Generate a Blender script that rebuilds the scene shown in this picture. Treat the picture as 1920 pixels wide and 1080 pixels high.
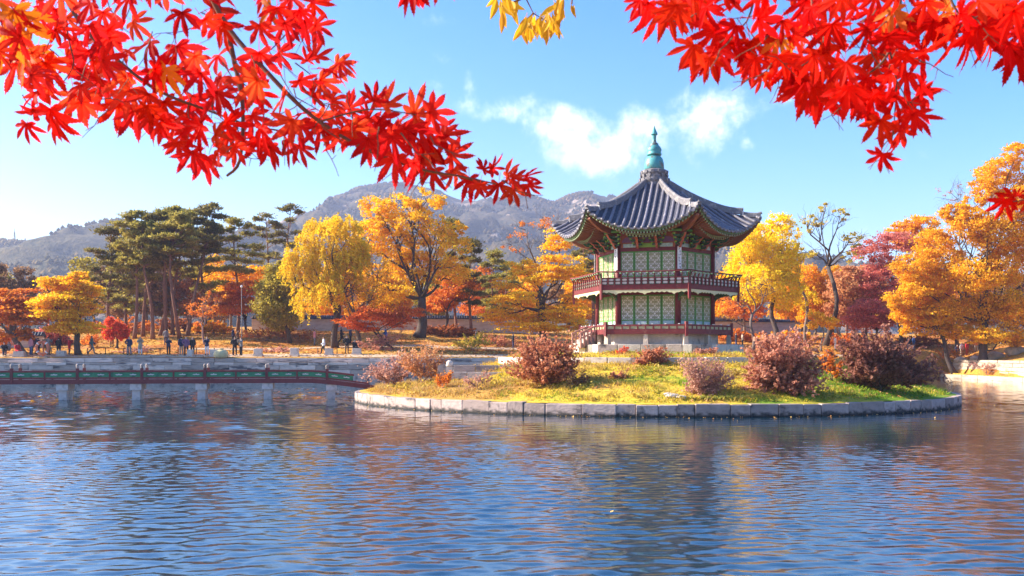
import bpy, bmesh, math, random
import numpy as np
from mathutils import Vector, Matrix, noise as mnoise
rad = math.radians
SC = bpy.context.scene
for o in list(bpy.data.objects): bpy.data.objects.remove(o)

# ------------------------------------------------------------------ camera
HAZE = .00022
FPX, HOR, CAMZ = 1800.0, 665.0, 3.0          # focal length and horizon row in 1920 px units, eye height over the pond
cam = bpy.data.cameras.new('camera'); camo = bpy.data.objects.new('camera', cam)
SC.collection.objects.link(camo); SC.camera = camo
camo.location = (0, 0, CAMZ); camo.rotation_euler = (rad(90), 0, 0)
cam.sensor_width = 36; cam.lens = FPX / 1920 * 36
cam.shift_y = (HOR - 540) / 1920
cam.clip_start = .1; cam.clip_end = 20000
cam.dof.use_dof = True; cam.dof.focus_distance = 70; cam.dof.aperture_fstop = 15

# ------------------------------------------------------------------ sun, sky, exposure
SUN_PHI, SUN_EL = 188.0, 29.0                # phi: 0 = right, 90 = towards the camera, 180 = left
sdir = Vector((math.cos(rad(SUN_PHI)) * math.cos(rad(SUN_EL)), -math.sin(rad(SUN_PHI)) * math.cos(rad(SUN_EL)), math.sin(rad(SUN_EL))))
sun = bpy.data.lights.new('sun', 'SUN'); suno = bpy.data.objects.new('sun', sun); SC.collection.objects.link(suno)
sun.energy = 5.0; sun.angle = rad(.55); sun.color = (1, .89, .74)
suno.rotation_euler = sdir.to_track_quat('Z', 'Y').to_euler()
suno.location = (-40, 20, 60)
SC.view_settings.view_transform = 'Standard'; SC.view_settings.look = 'None'
SC.view_settings.gamma = 1; SC.view_settings.use_curve_mapping = False
SC.view_settings.exposure = 1.66
SC.cycles.use_denoising = True
SC.cycles.max_bounces = 8; SC.cycles.transparent_max_bounces = 8
SC.cycles.volume_bounces = 0; SC.cycles.sample_clamp_indirect = 6

def nodes_of(nt):
    def N(t, **kw):
        n = nt.nodes.new(t)
        for k, v in kw.items():
            if k.startswith('i_'): n.inputs[k[2:].replace('_', ' ')].default_value = v
            else: setattr(n, k, v)
        return n
    return N
def math_node(N, L, op, a, b=None, c=None, clamp=False):
    m = N('ShaderNodeMath', operation=op, use_clamp=clamp)
    for i, v in enumerate((a, b, c)):
        if v is None: continue
        if hasattr(v, 'links'): L(v, m.inputs[i])
        else: m.inputs[i].default_value = v
    return m.outputs[0]
def vmath(N, L, op, a, b=None, out=0):
    m = N('ShaderNodeVectorMath', operation=op)
    for i, v in enumerate((a, b)):
        if v is None: continue
        if hasattr(v, 'links'): L(v, m.inputs[i])
        else: m.inputs[i].default_value = v
    return m.outputs[out]
def ramp_node(N, stops, interp='LINEAR'):
    r = N('ShaderNodeValToRGB'); r.color_ramp.interpolation = interp
    e = r.color_ramp.elements
    while len(e) < len(stops): e.new(.5)
    for el, (p, c) in zip(e, stops): el.position = p; el.color = (*c, 1) if len(c) == 3 else c
    return r

W = bpy.data.worlds.new('World'); SC.world = W; W.use_nodes = True
nt = W.node_tree; nt.nodes.clear(); N = nodes_of(nt); L = nt.links.new
sky = N('ShaderNodeTexSky', sky_type='NISHITA', sun_disc=False, sun_elevation=rad(SUN_EL),
        sun_rotation=math.atan2(sdir.x, sdir.y) % (2 * math.pi), air_density=1.0, dust_density=1.1, ozone_density=3.0, altitude=60)
hsv = N('ShaderNodeHueSaturation', i_Saturation=1.46, i_Value=1.0, i_Hue=.508); L(sky.outputs[0], hsv.inputs['Color'])
tc = N('ShaderNodeTexCoord'); dirv = tc.outputs['Generated']
nz = N('ShaderNodeTexNoise', i_Scale=13.0, i_Detail=9.0, i_Roughness=.6, i_Distortion=.35); L(dirv, nz.inputs['Vector'])
nz2 = N('ShaderNodeTexNoise', i_Scale=42.0, i_Detail=6.0, i_Roughness=.65); L(dirv, nz2.inputs['Vector'])
fbm = math_node(N, L, 'ADD', math_node(N, L, 'MULTIPLY', nz.outputs['Fac'], .72), math_node(N, L, 'MULTIPLY', nz2.outputs['Fac'], .28))
def skydir(px, py): return Vector(((px - 960) / FPX, 1, (HOR - py) / FPX)).normalized()
clouds = []
for (px, py, rx, ry, tilt, amt) in ((960, 215, 150, 42, 8, 1.0), (1060, 240, 150, 60, 10, 1.1), (1120, 280, 130, 52, 0, 1.15), (1310, 232, 130, 72, -20, 1.1), (1215, 255, 150, 62, 0, 1.1),
                              (795, 182, 60, 34, 0, .55), (880, 165, 26, 34, 0, .42), (1405, 272, 26, 20, 0, .75), (1475, 178, 34, 22, 0, .8),
                              (1560, 60, 120, 50, -15, .6), (790, 40, 60, 18, 0, .35), (2300, 120, 200, 60, 0, .8), (-500, 150, 260, 60, 0, .7)):
    c = skydir(px, py); ex = Vector((0, 0, 1)).cross(c).normalized() * -1; ez = c.cross(ex).normalized()
    t = rad(tilt); ex2 = ex * math.cos(t) + ez * math.sin(t); ez2 = ez * math.cos(t) - ex * math.sin(t)
    d = vmath(N, L, 'SUBTRACT', dirv, tuple(c))
    a = math_node(N, L, 'MULTIPLY', vmath(N, L, 'DOT_PRODUCT', d, tuple(ex2), 1), FPX / rx)
    b = math_node(N, L, 'MULTIPLY', vmath(N, L, 'DOT_PRODUCT', d, tuple(ez2), 1), FPX / ry)
    dep = math_node(N, L, 'MULTIPLY', vmath(N, L, 'DOT_PRODUCT', d, tuple(c), 1), 4.0)
    r = math_node(N, L, 'SQRT', math_node(N, L, 'ADD', math_node(N, L, 'ADD', math_node(N, L, 'MULTIPLY', a, a), math_node(N, L, 'MULTIPLY', b, b)), math_node(N, L, 'MULTIPLY', dep, dep)))
    f = math_node(N, L, 'MULTIPLY', math_node(N, L, 'SUBTRACT', 1.25, r, clamp=True), amt)
    clouds.append(f)
cov = clouds[0]
for f in clouds[1:]: cov = math_node(N, L, 'MAXIMUM', cov, f)
dens = math_node(N, L, 'ADD', math_node(N, L, 'MULTIPLY', cov, .62), math_node(N, L, 'MULTIPLY', math_node(N, L, 'SUBTRACT', fbm, .5), 3.3))
# thin high clouds elsewhere, only where the noise peaks
cm = N('ShaderNodeMapRange', interpolation_type='SMOOTHSTEP'); L(dens, cm.inputs[0])
cm.inputs[1].default_value = .32; cm.inputs[2].default_value = 1.3; cm.inputs[3].default_value = 0; cm.inputs[4].default_value = 1
mixc = N('ShaderNodeMix', data_type='RGBA'); L(cm.outputs[0], mixc.inputs[0]); L(hsv.outputs[0], mixc.inputs[6])
shade = ramp_node(N, [(.3, (4.0, 4.7, 5.8)), (.55, (5.2, 5.5, 6.2)), (.95, (6.4, 6.4, 6.6))]); L(dens, shade.inputs[0]); L(shade.outputs[0], mixc.inputs[7])
bg = N('ShaderNodeBackground', i_Strength=.11); L(mixc.outputs[2], bg.inputs[0])
out = N('ShaderNodeOutputWorld'); L(bg.outputs[0], out.inputs[0])

# ------------------------------------------------------------------ helpers
COL = SC.collection
def P(px, py, D): return Vector(((px - 960) / FPX * D, D, CAMZ + (HOR - py) / FPX * D))
def smooth(a, b, x):
    t = np.clip((np.asarray(x, float) - a) / (b - a), 0, 1); return t * t * (3 - 2 * t)
def link(o, parent=None):
    COL.objects.link(o)
    if parent is not None: o.parent = parent
    return o
def empty(name, loc, rz=0):
    o = bpy.data.objects.new(name, None); o.location = loc; o.rotation_euler = (0, 0, rz); o.empty_display_size = .5
    return link(o)
def tag(o, label=None, cat=None, group=None, kind=None):
    if label: o['label'] = label
    if cat: o['category'] = cat
    if group: o['group'] = group
    if kind: o['kind'] = kind
    return o
def np_mesh(name, V, F, mats=(), mi=None, smoothed=False):
    V = np.asarray(V, np.float32); F = np.asarray(F, np.int32); k = F.shape[1]
    me = bpy.data.meshes.new(name)
    me.vertices.add(len(V)); me.vertices.foreach_set('co', V.ravel())
    me.loops.add(F.size); me.loops.foreach_set('vertex_index', F.ravel())
    me.polygons.add(len(F)); me.polygons.foreach_set('loop_start', np.arange(0, F.size, k, dtype=np.int32))
    if mi is not None: me.polygons.foreach_set('material_index', np.asarray(mi, np.int32))
    me.polygons.foreach_set('use_smooth', np.full(len(F), smoothed))
    for m in mats: me.materials.append(m)
    me.update(calc_edges=True); return me
def obj(name, me, parent=None): return link(bpy.data.objects.new(name, me), parent)
class MB:
    def __init__(s): s.v = []; s.f = []; s.m = []; s.mi = 0
    def add(s, vs, fs):
        o = len(s.v); s.v += [tuple(v) for v in vs]
        for f in fs: s.f.append([i + o for i in f]); s.m.append(s.mi)
    def box(s, x0, x1, y0, y1, z0, z1, fn=None):
        p = [(x, y, z) for z in (z0, z1) for y in (y0, y1) for x in (x0, x1)]
        if fn: p = [fn(*q) for q in p]
        s.add(p, [(0, 2, 3, 1), (4, 5, 7, 6), (0, 1, 5, 4), (2, 6, 7, 3), (0, 4, 6, 2), (1, 3, 7, 5)])
    def prism(s, poly, d0, d1, fn):      # poly of (a, b), extruded d0..d1; fn(a, b, d) -> point
        n = len(poly); vs = [fn(a, b, d0) for a, b in poly] + [fn(a, b, d1) for a, b in poly]
        s.add(vs, [tuple(range(n))[::-1], tuple(range(n, 2 * n))] + [(i, (i + 1) % n, n + (i + 1) % n, n + i) for i in range(n)])
    def tube(s, pts, radii, n=6, caps=True, flat=1.0):
        pts = [Vector(p) for p in pts]
        if not hasattr(radii, '__len__'): radii = [radii] * len(pts)
        base = len(s.v); rings = []
        t0 = (pts[1] - pts[0]).normalized(); ref = Vector((0, 0, 1)) if abs(t0.z) < .9 else Vector((1, 0, 0))
        for i, p in enumerate(pts):
            t = (pts[min(i + 1, len(pts) - 1)] - pts[max(i - 1, 0)])
            t = t.normalized() if t.length > 1e-9 else t0
            a = t.cross(ref)
            if a.length < 1e-4: a = t.cross(Vector((0, 1, 0)))
            a.normalize(); b = a.cross(t); r = radii[i]
            rings.append([p + (a * math.cos(2 * math.pi * j / n) + b * math.sin(2 * math.pi * j / n) * flat) * r for j in range(n)])
        vs = [q for r in rings for q in r]
        fs = [(i * n + j, i * n + (j + 1) % n, (i + 1) * n + (j + 1) % n, (i + 1) * n + j) for i in range(len(pts) - 1) for j in range(n)]
        if caps: fs += [tuple(range(n))[::-1], tuple(range((len(pts) - 1) * n, len(pts) * n))]
        s.add(vs, fs)
    def lathe(s, prof, n=16, c=(0, 0)):
        vs = [(c[0] + r * math.cos(2 * math.pi * j / n), c[1] + r * math.sin(2 * math.pi * j / n), z) for r, z in prof for j in range(n)]
        fs = [(i * n + j, i * n + (j + 1) % n, (i + 1) * n + (j + 1) % n, (i + 1) * n + j) for i in range(len(prof) - 1) for j in range(n)]
        fs += [tuple(range(n))[::-1], tuple(range((len(prof) - 1) * n, len(prof) * n))]
        s.add(vs, fs)
    def mesh(s, name, mats, smoothed=False):
        me = bpy.data.meshes.new(name); me.from_pydata(s.v, [], s.f)
        me.polygons.foreach_set('material_index', s.m)
        me.polygons.foreach_set('use_smooth', [smoothed] * len(s.f))
        for m in (mats if isinstance(mats, (list, tuple)) else [mats]): me.materials.append(m)
        me.update(); return me
    def build(s, name, mats, parent=None, smoothed=False): return obj(name, s.mesh(name, mats, smoothed), parent)

# ------------------------------------------------------------------ materials
def pmat(name, base, rough=.8, var=.25, scale=6., bump=0., spec=.3, metal=0., rnd=0., alt=None, altscale=2., altlo=.5, althi=.65, bumpscale=None):
    m = bpy.data.materials.new(name); m.use_nodes = True; nt = m.node_tree; nt.nodes.clear(); N = nodes_of(nt); L = nt.links.new
    pr = N('ShaderNodeBsdfPrincipled', i_Roughness=rough, i_Metallic=metal); pr.inputs['Specular IOR Level'].default_value = spec
    tc = N('ShaderNodeTexCoord').outputs['Object']
    if rnd:
        oi = N('ShaderNodeObjectInfo'); tc = vmath(N, L, 'ADD', tc, vmath(N, L, 'MULTIPLY', oi.outputs['Location'], (1.7, 1.3, 2.1)))
    n1 = N('ShaderNodeTexNoise', i_Scale=scale, i_Detail=6., i_Roughness=.65); L(tc, n1.inputs['Vector'])
    r = ramp_node(N, [(.25, tuple(c * (1 - var) for c in base)), (.75, tuple(min(1, c * (1 + var)) for c in base))]); L(n1.outputs['Fac'], r.inputs[0])
    col = r.outputs[0]
    if alt:
        n2 = N('ShaderNodeTexNoise', i_Scale=altscale, i_Detail=5., i_Roughness=.6); L(tc, n2.inputs['Vector'])
        mr = N('ShaderNodeMapRange', interpolation_type='SMOOTHSTEP'); L(n2.outputs['Fac'], mr.inputs[0]); mr.inputs[1].default_value = altlo; mr.inputs[2].default_value = althi
        mx = N('ShaderNodeMix', data_type='RGBA'); L(mr.outputs[0], mx.inputs[0]); L(col, mx.inputs[6]); mx.inputs[7].default_value = (*alt, 1); col = mx.outputs[2]
    if rnd:
        h = N('ShaderNodeHueSaturation'); L(col, h.inputs['Color'])
        L(math_node(N, L, 'ADD', 1 - rnd, math_node(N, L, 'MULTIPLY', oi.outputs['Random'], 2 * rnd)), h.inputs['Value']); col = h.outputs[0]
    L(col, pr.inputs['Base Color'])
    if bump:
        nb = N('ShaderNodeTexNoise', i_Scale=bumpscale or scale * 3, i_Detail=5.); L(tc, nb.inputs['Vector'])
        b = N('ShaderNodeBump', i_Strength=bump, i_Distance=.05); L(nb.outputs['Fac'], b.inputs['Height']); L(b.outputs[0], pr.inputs['Normal'])
    o = N('ShaderNodeOutputMaterial'); L(pr.outputs[0], o.inputs[0]); return m
def leafmat(name, pal, trans=.4, patch=.25, rough=.55, gloss=.25, veins=False):
    """foliage: every leaf (mesh island) takes a colour of the palette, patches of the crown lean to one end of it"""
    m = bpy.data.materials.new(name); m.use_nodes = True; nt = m.node_tree; nt.nodes.clear(); N = nodes_of(nt); L = nt.links.new
    g = N('ShaderNodeNewGeometry'); tc = N('ShaderNodeTexCoord')
    oi = N('ShaderNodeObjectInfo')
    nz = N('ShaderNodeTexNoise', i_Scale=patch, i_Detail=2.); L(vmath(N, L, 'ADD', tc.outputs['Object'], oi.outputs['Location']), nz.inputs['Vector'])
    f = math_node(N, L, 'ADD', math_node(N, L, 'MULTIPLY', g.outputs['Random Per Island'], .6), math_node(N, L, 'MULTIPLY', math_node(N, L, 'SUBTRACT', nz.outputs['Fac'], .3), 1.0), clamp=True)
    if veins: f = math_node(N, L, 'ADD', math_node(N, L, 'MULTIPLY', oi.outputs['Random'], .8), math_node(N, L, 'MULTIPLY', nz.outputs['Fac'], .2), clamp=True)
    r = ramp_node(N, [(i / max(1, len(pal) - 1), c) for i, c in enumerate(pal)]); L(f, r.inputs[0])
    wn = N('ShaderNodeTexWhiteNoise', noise_dimensions='1D'); L(math_node(N, L, 'MULTIPLY', oi.outputs['Random'] if veins else g.outputs['Random Per Island'], 91.7), wn.inputs['W'])
    hv = N('ShaderNodeHueSaturation'); L(r.outputs[0], hv.inputs['Color']); L(math_node(N, L, 'ADD', .80, math_node(N, L, 'MULTIPLY', wn.outputs['Value'], .46)), hv.inputs['Value']); r = hv
    pr = N('ShaderNodeBsdfPrincipled', i_Roughness=rough); pr.inputs['Specular IOR Level'].default_value = gloss
    L(r.outputs[0], pr.inputs['Base Color'])
    t = N('ShaderNodeBsdfTranslucent'); L(r.outputs[0], t.inputs['Color'])
    mx = N('ShaderNodeMixShader'); mx.inputs[0].default_value = trans; L(pr.outputs[0], mx.inputs[1]); L(t.outputs[0], mx.inputs[2])
    o = N('ShaderNodeOutputMaterial'); L(mx.outputs[0], o.inputs[0]); return m
# ------------------------------------------------------------------ ground, pond, mountains
PX0, PX1 = -80., 55.
def bank_y(x): return np.where(np.asarray(x, float) < -10, 98., 98. + (np.asarray(x, float) + 10) * 27 / 66)
def out_dist(x, y):
    """distance outside the pond (negative inside); and which side: far bank or right bank"""
    x = np.asarray(x, float); y = np.asarray(y, float)
    far = (y - bank_y(x)) * np.where(x < -10, 1., .926); right = x - (53 + y * .0235); left = PX0 - x; near = 7.5 - y
    return np.maximum.reduce([far, right, left, near]), far, right, near, left
def vnoise(x, y, s, seed=0):
    x = np.asarray(x, float); y = np.asarray(y, float)
    return np.sin(x * s * 1.0 + 1.3 * np.sin(y * s * .73 + seed) + seed) * .5 + np.sin(y * s * 1.17 + 1.1 * np.sin(x * s * .81 + 2 * seed) + 1.7 * seed) * .5
def terr(x, y):
    x = np.asarray(x, float); y = np.asarray(y, float)
    t, far, right, near, left = out_dist(x, y)
    tf = np.maximum(t, 0)
    zfar = 2.6 + np.minimum(tf, 32) / 32 * 3.6 + np.maximum(tf - 32, 0) * .025
    zright = .45 + smooth(2.6, 3.1, tf) * 1.75 + smooth(4, 13, tf) * 2.3 + np.maximum(tf - 13, 0) * .05
    wr = smooth(-4, 4, right - np.maximum(far, 0)*.8 + 2)
    z = zfar * (1 - wr) + np.minimum(zright, 9) * wr
    wn = smooth(20, 8, y); z = z * (1 - wn) + 1.4 * wn
    z = z + vnoise(x, y, .35, 2) * .12 * smooth(2, 8, tf) + vnoise(x, y, .045, 5) * .9 * smooth(30, 120, tf)
    return np.where(t < .25, -1.3, np.where(t < .5, -1.3 + (z + 1.3) * (t - .25) / .25, z))
def tz(x, y): return float(terr(x, y))

def ground_material():
    m = bpy.data.materials.new('park_ground'); m.use_nodes = True; nt = m.node_tree; nt.nodes.clear(); N = nodes_of(nt); L = nt.links.new
    tc = N('ShaderNodeTexCoord').outputs['Object']
    a = N('ShaderNodeTexNoise', i_Scale=.13, i_Detail=5., i_Roughness=.6); L(tc, a.inputs['Vector'])
    r = ramp_node(N, [(.32, (.34, .12, .035)), (.45, (.54, .23, .055)), (.55, (.60, .35, .06)), (.68, (.56, .31, .13))]); L(a.outputs['Fac'], r.inputs[0])
    b = N('ShaderNodeTexNoise', i_Scale=3.5, i_Detail=6., i_Roughness=.75); L(tc, b.inputs['Vector'])
    rb = ramp_node(N, [(.3, (.45, .4, .4)), (.7, (1.25, 1.2, 1.1))]); L(b.outputs['Fac'], rb.inputs[0])
    mx = N('ShaderNodeMix', data_type='RGBA', blend_type='MULTIPLY'); mx.inputs[0].default_value = 1; L(r.outputs[0], mx.inputs[6]); L(rb.outputs[0], mx.inputs[7])
    pr = N('ShaderNodeBsdfPrincipled', i_Roughness=.95); pr.inputs['Specular IOR Level'].default_value = .1; L(mx.outputs[2], pr.inputs['Base Color'])
    bp = N('ShaderNodeBump', i_Strength=.5, i_Distance=.1); L(b.outputs['Fac'], bp.inputs['Height']); L(bp.outputs[0], pr.inputs['Normal'])
    o = N('ShaderNodeOutputMaterial'); L(pr.outputs[0], o.inputs[0]); return m
def axis(lo, a, b, hi, fine, ratio=1.18):
    mid = list(np.arange(a, b, fine)); l = []; r = []; s = fine; x = a
    while x > lo: s *= ratio; x -= s; l.append(x)
    s = fine; x = mid[-1]
    while x < hi: s *= ratio; x += s; r.append(x)
    return np.array(l[::-1] + mid + r)
def grid(xs, ys, zf, name, mats, smoothed=True):
    X, Y = np.meshgrid(xs, ys); Z = zf(X, Y); V = np.stack([X, Y, Z], -1).reshape(-1, 3)
    nx, ny = len(xs), len(ys); i = np.arange(nx - 1)[None, :] + nx * np.arange(ny - 1)[:, None]
    F = np.stack([i, i + 1, i + nx + 1, i + nx], -1).reshape(-1, 4)
    return np_mesh(name, V, F, mats, smoothed=smoothed)
tag(obj('ground', grid(axis(-2400, -70, 80, 2400, .8), axis(-300, 90, 150, 2500, .5), terr, 'ground', [ground_material()])), kind='structure')

# pond water: a real sheet of small wind waves
def water_material():
    m = bpy.data.materials.new('pond_water'); m.use_nodes = True; nt = m.node_tree; nt.nodes.clear(); N = nodes_of(nt); L = nt.links.new
    tc = N('ShaderNodeTexCoord').outputs['Object']
    mp = N('ShaderNodeMapping'); L(tc, mp.inputs[0]); mp.inputs['Scale'].default_value = (1.5, 3.4, 1); mp.inputs['Rotation'].default_value = (0, 0, rad(-7))
    n = N('ShaderNodeTexNoise', i_Scale=3.4, i_Detail=3., i_Roughness=.6); L(mp.outputs[0], n.inputs['Vector'])
    b = N('ShaderNodeBump', i_Strength=.06, i_Distance=.05); L(n.outputs['Fac'], b.inputs['Height'])
    pr = N('ShaderNodeBsdfPrincipled', i_Roughness=.04, i_IOR=1.85); pr.inputs['Base Color'].default_value = (.007, .028, .048, 1)
    pr.inputs['Specular IOR Level'].default_value = .62
    L(b.outputs[0], pr.inputs['Normal'])
    o = N('ShaderNodeOutputMaterial'); L(pr.outputs[0], o.inputs[0]); return m
rng = np.random.default_rng(4)
NW = 64
lam = np.exp(rng.uniform(np.log(.2), np.log(.62), NW)); ang = rad(90 + 9) + rng.normal(0, rad(27), NW)
kx, ky = 2 * np.pi / lam * np.cos(ang), 2 * np.pi / lam * np.sin(ang); ph = rng.uniform(0, 6.28, NW)
amp = .076 / np.sqrt(NW / 2) * lam / (2 * np.pi) * (lam / .4) ** .1
def wave(X, Y):
    Z = np.zeros(X.shape, np.float32)
    gust = ((.78 + .2 * vnoise(X, Y, .11, 3)) * (1.15 - .55 * smooth(-10, 14, X + .2 * (Y - 40)) * smooth(18, 38, Y) + .5 * smooth(-8, -20, X) * smooth(45, 62, Y))).astype(np.float32)
    for i in range(NW): Z += (amp[i] * np.sin(kx[i] * X + ky[i] * Y + ph[i])).astype(np.float32)
    far = smooth(24, 46, Y).astype(np.float32); Z *= 1 - .5 * far
    for i in range(0, NW, 2): Z += far * (1.6 * amp[i] * 1.8 * np.sin(kx[i] / 1.8 * X + ky[i] / 1.8 * Y + 2.1 * ph[i])).astype(np.float32)
    return Z * gust
def steps(y0, y1, f):
    o = [y0]
    while o[-1] < y1: o.append(o[-1] + f(o[-1]))
    return np.array(o)
def sheet(xs, ys, hole=None):
    X, Y = np.meshgrid(xs, ys); V = np.stack([X, Y, wave(X, Y)], -1).reshape(-1, 3); nx, ny = len(xs), len(ys)
    i = np.arange(nx - 1)[None, :] + nx * np.arange(ny - 1)[:, None]; F = np.stack([i, i + 1, i + nx + 1, i + nx], -1).reshape(-1, 4)
    if hole is not None:
        c = V[F].mean(1); F = F[~((abs(c[:, 0]) < hole[0]) & (c[:, 1] > hole[1]) & (c[:, 1] < hole[2]))]
    return V, F
V1, F1 = sheet(np.arange(-21, 21.01, .085), steps(11.5, 33, lambda y: .055))
V2, F2 = sheet(np.concatenate([np.arange(-82, -40, .5), np.arange(-40, 40, .19), np.arange(40, 60, .35)]), steps(5., 126, lambda y: max(.16, .0048 * y)), (20.6, 11.9, 32.6))
tag(obj('pond_water', np_mesh('pond_water', np.concatenate([V1, V2]), np.concatenate([F1, F2 + len(V1)]), [water_material()], smoothed=True)), kind='structure')

# mountains: ridge lines set from bearings, cut by gullies
def fbm2(X, Y, s, octs, seed, ridged=False):
    out = np.zeros(X.size); a = 1.; tot = 0
    xs_, ys_ = X.ravel(), Y.ravel()
    for o in range(octs):
        v = np.array([mnoise.noise((x * s + seed * 7.1, y * s - seed * 3.3, seed)) for x, y in zip(xs_, ys_)])
        out += a * ((1 - 2 * np.abs(v)) if ridged else v); tot += a; a *= .5; s *= 2.05
    return (out / tot).reshape(X.shape)
def mountain_material(name, veg1, veg2, rock, rlo, rhi):
    m = bpy.data.materials.new(name); m.use_nodes = True; nt = m.node_tree; nt.nodes.clear(); N = nodes_of(nt); L = nt.links.new
    tc = N('ShaderNodeTexCoord').outputs['Object']
    a = N('ShaderNodeTexNoise', i_Scale=.012, i_Detail=7., i_Roughness=.68); L(tc, a.inputs['Vector'])
    v = N('ShaderNodeTexNoise', i_Scale=.09, i_Detail=5., i_Roughness=.7); L(tc, v.inputs['Vector'])
    r = ramp_node(N, [(.36, veg1), (.6, veg2)]); L(v.outputs['Fac'], r.inputs[0])
    mr = N('ShaderNodeMapRange', interpolation_type='SMOOTHSTEP'); L(a.outputs['Fac'], mr.inputs[0]); mr.inputs[1].default_value = rlo; mr.inputs[2].default_value = rhi
    mx = N('ShaderNodeMix', data_type='RGBA'); L(mr.outputs[0], mx.inputs[0]); L(r.outputs[0], mx.inputs[6]); mx.inputs[7].default_value = (*rock, 1)
    pr = N('ShaderNodeBsdfPrincipled', i_Roughness=.95); pr.inputs['Specular IOR Level'].default_value = .1; L(mx.outputs[2], pr.inputs['Base Color'])
    b = N('ShaderNodeBump', i_Strength=.9, i_Distance=9.); L(v.outputs['Fac'], b.inputs['Height']); L(b.outputs[0], pr.inputs['Normal'])
    o = N('ShaderNodeOutputMaterial'); L(pr.outputs[0], o.inputs[0]); return m
def mountain(name, D, sil, y0, y1, nx, ny, mat, seed, rough):
    sx = np.array([s[0] for s in sil], float); sy = np.array([s[1] for s in sil], float)
    wx = (sx - 960) / FPX * D; wz = CAMZ + (HOR - sy) / FPX * D
    xs_ = np.linspace(wx[0], wx[-1], nx); ys_ = np.linspace(y0, y1, ny); X, Y = np.meshgrid(xs_, ys_)
    ridge = np.interp(X, wx, wz) + 0
    t = np.where(Y < D, np.clip((Y - y0) / (D - y0), 0, 1), np.clip(1 - (Y - D) / (y1 - D), 0, 1))
    prof = .25 * t + .75 * t ** 1.7
    n1 = fbm2(X, Y, .0042, 5, seed, True); n2 = fbm2(X, Y, .03, 3, seed + 3)
    fine = np.clip(1 - ((Y - D) / 60.) ** 2, 0, 1)
    Z = ridge * prof + rough * (n1 - .45) * np.sin(np.pi * np.clip(t, 0, 1) ** .8) * .9 + rough * .16 * n2 * np.minimum(1, t * 3) * (1 - fine * .75) + rough * .05 * n2 * fine
    Z[0] = Z[-1] = -4; Z[:, 0] = np.minimum(Z[:, 0], 2)
    V = np.stack([X, Y, Z], -1).reshape(-1, 3); i = np.arange(nx - 1)[None, :] + nx * np.arange(ny - 1)[:, None]
    F = np.stack([i, i + 1, i + nx + 1, i + nx], -1).reshape(-1, 4)
    MT[name] = (V, X.shape)
    return tag(obj(name, np_mesh(name, V, F, [mat], smoothed=True)), kind='structure')
MT = {}
mountain('mountain', 1750, [(180, 640), (350, 520), (480, 450), (560, 410), (585, 400), (620, 376), (660, 357), (700, 349), (740, 343), (770, 346), (805, 352), (840, 366), (870, 376), (905, 372), (940, 376), (975, 367), (1010, 373), (1040, 380), (1062, 374), (1085, 364), (1110, 362), (1140, 369), (1180, 384), (1240, 405), (1300, 430), (1360, 455), (1450, 500), (1560, 545), (1700, 590), (1900, 640)],
         520, 2500, 230, 120, mountain_material('mountain_slope', (.035, .042, .035), (.10, .075, .045), (.34, .26, .21), .535, .63), 2, 120)
mountain('hill', 1250, [(-420, 560), (-250, 500), (-120, 468), (0, 452), (40, 452), (70, 461), (110, 462), (140, 455), (165, 437), (190, 417), (210, 411), (245, 415), (300, 424), (370, 440), (450, 470), (560, 520), (700, 570), (900, 620)],
         420, 1800, 170, 90, mountain_material('hill_slope', (.045, .05, .028), (.12, .095, .045), (.3, .24, .2), .64, .74), 6, 65)

# woods on the slopes: uncountable small crowns over the mountain and the hill
def slope_woods(name, src, n, h, mat, seed, D):
    V, (ny, nx) = MT[src]; G = V.reshape(ny, nx, 3); r = np.random.default_rng(seed); i = r.uniform(0, ny - 1.01, n); j = r.uniform(0, nx - 1.01, n)
    k = int(n * .25); rid = int(np.argmin(abs(G[:, 0, 1] - D))); i[:k] = np.clip(rid + r.normal(-.4, .8, k), 0, ny - 1.01)
    a, b = i.astype(int), j.astype(int); fa, fb = (i - a)[:, None], (j - b)[:, None]
    p = (G[a, b] * (1 - fa) * (1 - fb) + G[a + 1, b] * fa * (1 - fb) + G[a, b + 1] * (1 - fa) * fb + G[a + 1, b + 1] * fa * fb)
    dens = vnoise(p[:, 0], p[:, 2] * 1.6 + p[:, 1] * .3, .019, seed) + vnoise(p[:, 0], p[:, 1], .06, seed + 2) * .6; ok = (p[:, 1] < D + 25) & (p[:, 2] > 5) & (dens > -.15); ok[:k] &= r.uniform(0, 1, k)[: ok[:k].size] > .35
    p = p[ok]; n = len(p); s = h * r.uniform(.5, 1.25, n); w = s * r.uniform(.45, .75, n)
    base = np.array([(1, 0, 0), (-.5, .87, 0), (-.5, -.87, 0)]); rot = r.uniform(0, 6.28, n); c, sn = np.cos(rot), np.sin(rot)
    ring = np.stack([np.stack([(bx * c - by * sn) * w, (bx * sn + by * c) * w, s * .35], -1) for bx, by, _ in base], 1) + p[:, None]
    top = p + np.stack([0 * s, 0 * s, s], -1); bot = p - np.stack([0 * s, 0 * s, s * .15], -1)
    Vt = np.concatenate([ring, top[:, None], bot[:, None]], 1).reshape(-1, 3); o = (np.arange(n) * 5)[:, None]
    F = np.concatenate([o + np.array(f) for f in ((0, 1, 3), (1, 2, 3), (2, 0, 3), (1, 0, 4), (2, 1, 4), (0, 2, 4))])
    return tag(obj(name, np_mesh(name, Vt, F, [mat], smoothed=True)), kind='stuff')
slope_woods('mountain_woods', 'mountain', 40000, 6.5, leafmat('far_foliage', [(.012, .02, .018), (.03, .036, .024), (.09, .06, .03), (.14, .08, .03)], .0, .012, .95, .02), 12, 1750)
slope_woods('hill_woods', 'hill', 30000, 5., leafmat('far_foliage', [(.02, .028, .018), (.05, .05, .025), (.13, .09, .035), (.17, .12, .04)], .0, .014, .95, .02), 15, 1250)
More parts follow.
